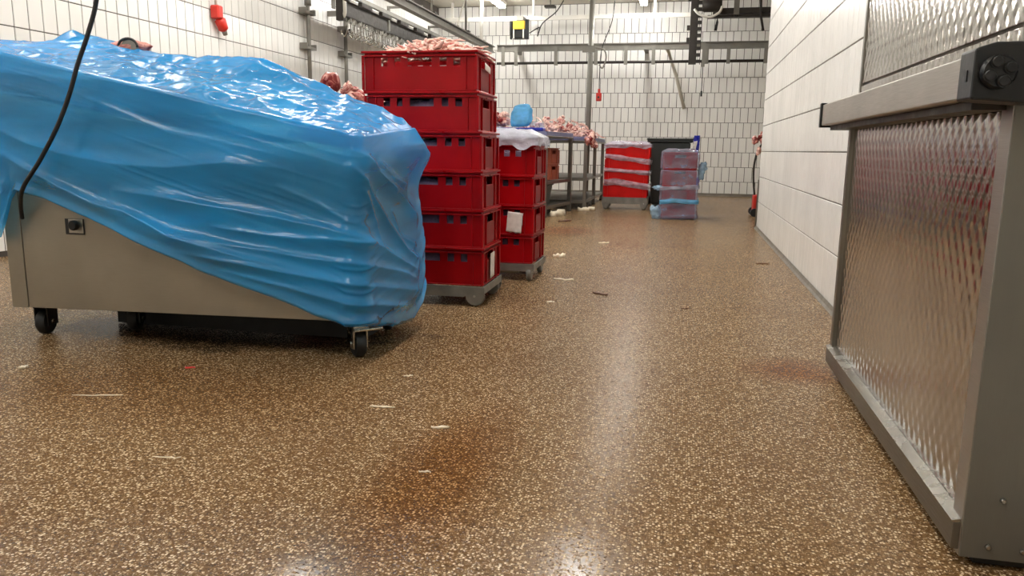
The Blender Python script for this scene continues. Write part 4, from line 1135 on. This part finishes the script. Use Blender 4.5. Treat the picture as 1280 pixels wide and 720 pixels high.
tag(MB().tube(spline([(-2.60, 12.9, 2.62), (-2.45, 13.0, 2.72), (-2.5, 13.1, 2.60), (-2.42, 13.1, 2.80), (-2.2, 13.12, 2.98), (-2.1, 13.3, 3.2)], 6), .009, 6).build('lamp_cable', M['rubber']), 'loose dark cable running up from the black and yellow lamp', 'cable')
t = thing('sensor_box', 'small flat grey sensor hanging from the ceiling by the far wall', 'sensor', (-2.3, 13.2, 3.05))
rpart('case', MB().cbox(-2.40, -2.22, 13.12, 13.26, 3.06, 3.09, .004), M['darkmetal'], t)
rpart('stem', MB().cyl((-2.31, 13.2, 3.0905), (-2.31, 13.2, ZC - .002), .012, 8), M['steel'], t)
t = thing('control_pendant', 'small red pendant switch on a cord before the far wall', 'switch', (-1.38, 12.5, 1.6))
rpart('cord', MB().tube(spline([(-1.18, 12.6, 3.2), (-1.22, 12.6, 2.75), (-1.36, 12.5, 2.3), (-1.38, 12.5, 1.9), (-1.38, 12.5, 1.70)], 6), .007, 6), M['rubber'], t)
rpart('body', MB().cbox(-1.425, -1.34, 12.47, 12.53, 1.51, 1.64, .012).cbox(-1.40, -1.36, 12.48, 12.52, 1.6405, 1.70, .008), M['redplug'], t)
rpart('button', MB().cyl((-1.383, 12.469, 1.57), (-1.383, 12.459, 1.57), .016, 10), M['darkmetal'], t)

# pipes and plug on the left wall
for nm, y, ztop, zs, lab in (('wall_pipe', 8.56, ZC - .02, (2.26, 1.87), 'grey pipe with two clamps on the left wall nearer the viewer'), ('wall_pipe', 9.57, 2.62, (2.20, 1.90), 'grey pipe with clamps on the left wall below the hook rail')):
    t = thing(nm, lab, 'pipe', (XL + .05, y, 0), 0, 'pipes on the left wall')
    rpart('tube', MB().cyl((XL + .06, y, .9), (XL + .06, y, ztop), .024, 10), M['beam'], t)
    for z in zs:
        rpart('clamp', MB().box(XL + .004, XL + .095, y - .11, y + .11, z - .014, z + .014).box(XL + .004, XL + .095, y - .12, y - .10, z - .014, z + .05).box(XL + .004, XL + .095, y + .10, y + .12, z - .014, z + .05), M['beam'], t)
    if y < 9: rpart('joint', MB().cyl((XL + .06, y, 2.34), (XL + .06, y, 2.46), .04, 12, .006), M['steel'], t)
t = thing('power_plug', 'red industrial plug hanging on the left tiled wall', 'plug', (XL + .06, 6.80, 1.9))
c = Vector((XL + .06, 6.72, 2.01)); e = Vector((XL + .06, 6.85, 1.80))
dd = (e - c)
rpart('plug_body', MB().cbox(XL + .010, XL + .10, 6.70, 6.785, 1.91, 2.03, .012), M['redplug'], t)
rpart('plug_sleeve', MB().tube([c + dd * .42, c + dd * .5, c + dd * .85, c + dd * .92], [.030, .052, .047, .028], 14), M['redplug'], t)
rpart('plug_tip', MB().tube([c + dd * .925, c + dd * 1.08], [.026, .022], 10), M['steel'], t)
rpart('plug_cable', MB().tube([(XL + .05, 6.74, 2.031), (XL + .04, 6.735, 2.4), (XL + .03, 6.73, ZC - .002)], .010, 8), M['whitepipe'], t)

# ------------------------------------------------------------------ scraps on the floor
def scrap(name, label, x, y, L, W_, H_, rz, mat, seed):
    rnd = random.Random(seed); mb = MB()
    n = 8; top = []; bot = []
    for i in range(n):
        tt = i / (n - 1); wv = W_ * (.25 + math.sin(math.pi * tt)) * rnd.uniform(.6, 1.1)
        cx, cy = (tt - .5) * L, rnd.gauss(0, W_ * .25)
        top.append(((cx, cy - wv / 2, .0008), (cx, cy, H_ * rnd.uniform(.6, 1.1)), (cx, cy + wv / 2, .0008)))
    vs = [p for q in top for p in q]; fs = []
    for i in range(n - 1):
        a = i * 3
        fs += [(a, a + 1, a + 4, a + 3), (a + 1, a + 2, a + 5, a + 4), (a, a + 3, a + 5, a + 2)]
    fs += [(0, 2, 1), (len(vs) - 3, len(vs) - 2, len(vs) - 1)]
    o = mb.add(vs, fs, True).build(name, mat)
    o.location = (x, y, 0); o.rotation_euler = (0, 0, rz)
    return tag(o, label, 'scrap', 'scraps on the floor')
scrap('fat_scrap', 'white fat scrap lying on the floor in the rusty patch', -.614, 1.906, .050, .012, .007, .2, M['scrap'], 1)
scrap('fat_scrap', 'thin white scrap on the floor left of the rusty patch', -.83, 2.027, .075, .009, .005, .1, M['scrap'], 2)
scrap('fat_scrap', 'tiny white scrap on the floor near the steel caster', -.866, 2.343, .03, .010, .005, .5, M['scrap'], 3)
scrap('fat_scrap', 'long thin white streak of fat on the floor below the machine', -1.70, 1.91, .15, .006, .003, .26, M['scrap'], 4)
scrap('meat_scrap', 'small red scrap on the floor below the machine', -1.613, 2.241, .038, .013, .006, .1, M['scrapred'], 5)
scrap('fat_scrap', 'white speck of fat on the floor at far left', -2.147, 2.097, .03, .018, .01, 1.0, M['scrap'], 6)
scrap('fat_scrap', 'faint white smear on the floor in the left foreground', -1.196, 1.548, .07, .008, .003, .2, M['scrap'], 7)
scrap('fat_scrap', 'curled white sliver on the floor in the rusty patch', -.56, 1.62, .03, .006, .004, .1, M['scrap'], 17)
scrap('brown_scrap', 'dark brown scrap lying in the middle of the aisle', -.403, 4.002, .10, .035, .012, -.5, M['leaf'], 8)
scrap('fat_scrap', 'pale scrap on the floor right of the four crate stack', -.656, 4.398, .12, .03, .01, .0, M['scrap'], 9)
scrap('fat_scrap', 'tiny pale scrap on the floor before the four crate stack', -.62, 3.72, .04, .02, .006, .4, M['scrap'], 10)
scrap('brown_scrap', 'small dark speck on the aisle floor toward the right', .035, 3.741, .045, .015, .006, .4, M['leaf'], 11)
scrap('brown_scrap', 'dark speck on the far aisle floor near the right wall', .55, 5.45, .09, .03, .008, .1, M['leaf'], 12)
scrap('fat_scrap', 'big pale fat piece under the nearer steel table', -1.42, 8.75, .28, .12, .07, 1.2, M['scrap'], 13)
scrap('fat_scrap', 'pale fat piece on the floor between the steel tables', -1.17, 9.62, .26, .10, .05, .6, M['scrap'], 14)
scrap('fat_scrap', 'pale scrap at the corner of the four crate stack', -.83, 5.35, .09, .05, .03, .4, M['scrap'], 15)
scrap('brown_scrap', 'reddish brown scrap on the floor before the steel table', -1.22, 8.1, .20, .07, .02, .9, M['leaf'], 16)
scrap('fat_scrap', 'small pale scrap far down the aisle floor', -.62, 6.3, .09, .03, .01, .4, M['scrap'], 18)
